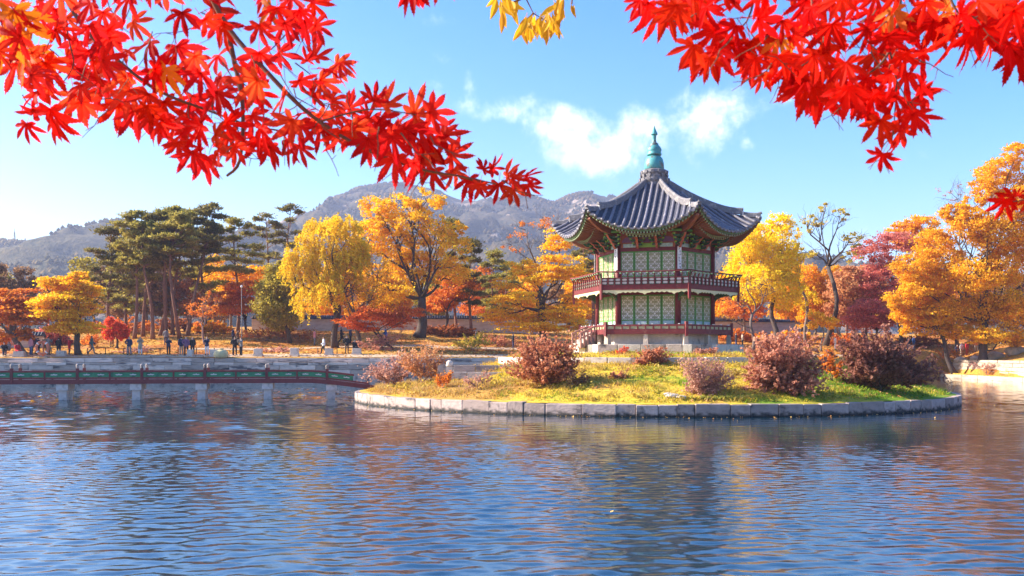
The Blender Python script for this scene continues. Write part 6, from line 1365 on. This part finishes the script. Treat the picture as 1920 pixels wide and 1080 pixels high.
fill(lb2, 'maple_red', [(100, 0), (400, 0), (500, 120), (520, 240), (400, 280), (330, 240), (150, 190), (60, 120)], 20, DL + .05, .2, 55, 0, 50, 30, .0, 6)
# right: hanging cluster
DR = 1.6
rb1 = branch('vivid red maple cluster hanging from the top right', [([(1690, -30), (1684, 40), (1668, 95), (1640, 130), (1600, 150)], 7, 3), ([(1668, 95), (1680, 150), (1678, 210), (1672, 270)], 4, 2), ([(1420, -30), (1400, 40), (1350, 80)], 5, 2), ([(1520, -30), (1530, 60), (1560, 120)], 5, 2)], (1690, -30), DR)
for a in ((1215, 5, -30, 60), (1232, 20, -8, 66), (1255, 25, 6, 62), (1270, 20, 25, 55), (1200, 0, -55, 46), (1300, 85, -38, 62), (1318, 100, -14, 66), (1345, 95, 2, 72), (1370, 80, 20, 72), (1395, 90, 40, 62), (1330, 110, -20, 52), (1408, 125, -25, 46), (1428, 140, -8, 42), (1440, 140, 14, 40), (1415, 110, -5, 50), (1462, 105, 10, 66), (1480, 115, 0, 70), (1520, 155, -30, 84), (1540, 165, -8, 88), (1560, 170, 12, 78), (1510, 150, -60, 60), (1590, 165, -8, 76), (1610, 168, 14, 74), (1640, 175, 40, 66), (1500, 160, -15, 60), (1640, 210, -20, 72), (1650, 225, 0, 62), (1690, 225, 10, 78), (1710, 215, 35, 66), (1725, 160, 95, 62), (1720, 180, 70, 58), (1740, 165, 110, 50), (1700, 200, 60, 66), (1690, 240, -12, 56), (1655, 288, 0, 52), (1800, 25, 100, 60), (1760, 35, -30, 80), (1790, 55, -8, 90), (1815, 60, 10, 92), (1835, 50, 32, 82), (1850, 40, 60, 66), (1900, 20, 8, 80), (1880, 5, -30, 70), (1915, 60, 10, 66), (1750, 40, -50, 60)):
    place_leaf(rb1, 'maple_red', a[0], a[1], DR + frng.uniform(-.1, .1), a[2] + frng.gauss(0, 6), a[3] * .93)
fill(rb1, 'maple_red', [(1205, -50), (1960, -50), (1960, 30), (1860, 20), (1770, 40), (1750, 130), (1690, 190), (1640, 190), (1560, 160), (1480, 110), (1380, 80), (1290, 30), (1220, 0)], 64, DR, .18, 62, 0, 42, 29, .05, 8)
fill(rb1, 'maple_red', [(1300, -20), (1700, -20), (1720, 120), (1650, 170), (1520, 130), (1340, 70)], 20, DR + .05, .15, 60, 0, 45, 34, .12, 9)
rb3 = branch('thin maple twig with broad red leaves at the far right top', [([(1770, -30), (1800, 30), (1850, 65), (1930, 100)], 5, 3)], (1770, -30), DR)
for a in ((1850, 60, 20, 70), (1890, 80, -20, 72), (1905, 95, 15, 70), (1830, 30, -20, 70), (1870, 40, 70, 60), (1925, 95, 30, 72)):
    place_leaf(rb3, 'maple_red', a[0], a[1], DR + frng.uniform(-.05, .05), a[2], a[3])
rb2 = branch('small red maple sprig poking in at the right edge in front of the oak', [([(1975, 360), (1935, 372), (1900, 378)], 4, 2)], (1975, 360), DR)
for a in ((1885, 375, -15, 46), (1900, 370, -70, 40), (1908, 368, 160, 24), (1930, 372, 10, 40), (1945, 380, 30, 50)): place_leaf(rb2, 'maple_red', a[0], a[1], DR, a[2], a[3])
tb = branch('few dark red maple tips hanging at the top edge left of centre', [([(790, -60), (775, -25)], 4, 2)], (790, -60), DR)
for a in ((770, -28, -25, 50), (785, -28, 5, 52), (778, -26, -8, 62), (820, -50, 35, 62)): place_leaf(tb, 'maple_red', a[0], a[1], DR, a[2], a[3])
# fine side twigs showing in the gaps
def fine_twigs(root, poly, n, D, seed):
    r = random.Random(seed); xs = [p[0] for p in poly]; ys = [p[1] for p in poly]; L0 = Vector(root.location); b = MB(); k = 0
    while k < n:
        x, y = r.uniform(min(xs), max(xs)), r.uniform(min(ys), max(ys))
        if not inside(poly, x, y): continue
        k += 1; a = r.uniform(20, 160); d = D + r.uniform(-.1, .15); pts = []
        for i in range(6):
            pts.append(P(x, y, d) - L0); x += 17 * math.cos(rad(a)); y += 17 * math.sin(rad(a)); a += r.gauss(0, 16)
        b.tube([tuple(p) for p in pts], [.0013 - .00016 * i for i in range(6)], 4)
        q = pts[3]; s_ = Vector((r.uniform(-.03, .03), 0, r.uniform(-.035, .01))); b.tube([tuple(q), tuple(q + s_ * .6), tuple(q + s_)], [.0008, .0006, .0005], 4)
    tag(b.build('fine_twigs', M['fore_bark'], root), kind='stuff')
fine_twigs(lb2, [(0, 0), (560, 0), (560, 240), (420, 280), (150, 220), (30, 190)], 46, DL, 1)
fine_twigs(lb1, [(520, 120), (640, 160), (850, 260), (960, 350), (800, 320), (600, 250)], 16, DL, 2)
fine_twigs(rb1, [(1240, 0), (1900, 0), (1760, 140), (1700, 280), (1620, 200), (1400, 110)], 40, DR, 3)
# yellow sprig at the top
DY = 2.4
ys_ = tag(empty('leafy_branch', P(1000, -40, DY)), 'sprig of narrow yellow leaves hanging at the top edge in the middle', 'leafy branch')
b = MB(); L0 = Vector(ys_.location)
for pts in ([(1000, -40), (985, -5), (1000, 25), (1025, 40)], [(985, -5), (960, 5)], [(1040, -40), (1050, 0), (1042, 30)], [(1075, -40), (1072, 8)], [(1000, 25), (985, 40)]):
    b.tube([tuple(P(x, y, DY) - L0) for x, y in pts], [2.2 / FPX * DY, 1.6 / FPX * DY] + [1. / FPX * DY] * (len(pts) - 2), 5)
b.build('twig', M['fore_bark'], ys_)
for _ in range(64):
    cx, cy, s = frng.choice([(942, -2, 12), (950, 8, 12), (965, 5, 12), (985, 42, 9), (990, 46, 8), (1000, 30, 10), (1015, 38, 10), (1030, 35, 10), (1042, 5, 9), (1050, 0, 9), (1036, 30, 8), (958, -5, 14)])
    place_leaf(ys_, 'yellow_leaf', cx + frng.gauss(0, s * .7), cy + frng.gauss(0, s * .6), DY + frng.uniform(-.08, .08), frng.gauss(0, 24), frng.uniform(26, 44))
place_leaf(ys_, 'yellow_leaf', 1071, 9, DY, 8, 26, 10, 0); place_leaf(ys_, 'yellow_leaf', 1076, 9, DY, -6, 24, -30, 0); place_leaf(ys_, 'yellow_leaf', 1044, 50, DY, 25, 26, 60, 0)
# ------------------------------------------------------------------ haze
HZ = bpy.data.materials.new('air_haze'); HZ.use_nodes = True; nt = HZ.node_tree; nt.nodes.clear(); N = nodes_of(nt)
pv = N('ShaderNodeVolumePrincipled'); pv.inputs['Color'].default_value = (.64, .72, 1.0, 1); pv.inputs['Density'].default_value = HAZE; pv.inputs['Anisotropy'].default_value = .2
o_ = N('ShaderNodeOutputMaterial'); nt.links.new(pv.outputs[0], o_.inputs['Volume'])
b = MB(); b.box(-3400, 3400, -1200, 3600, -14, 385); hz = b.build('haze', HZ); tag(hz, kind='stuff')
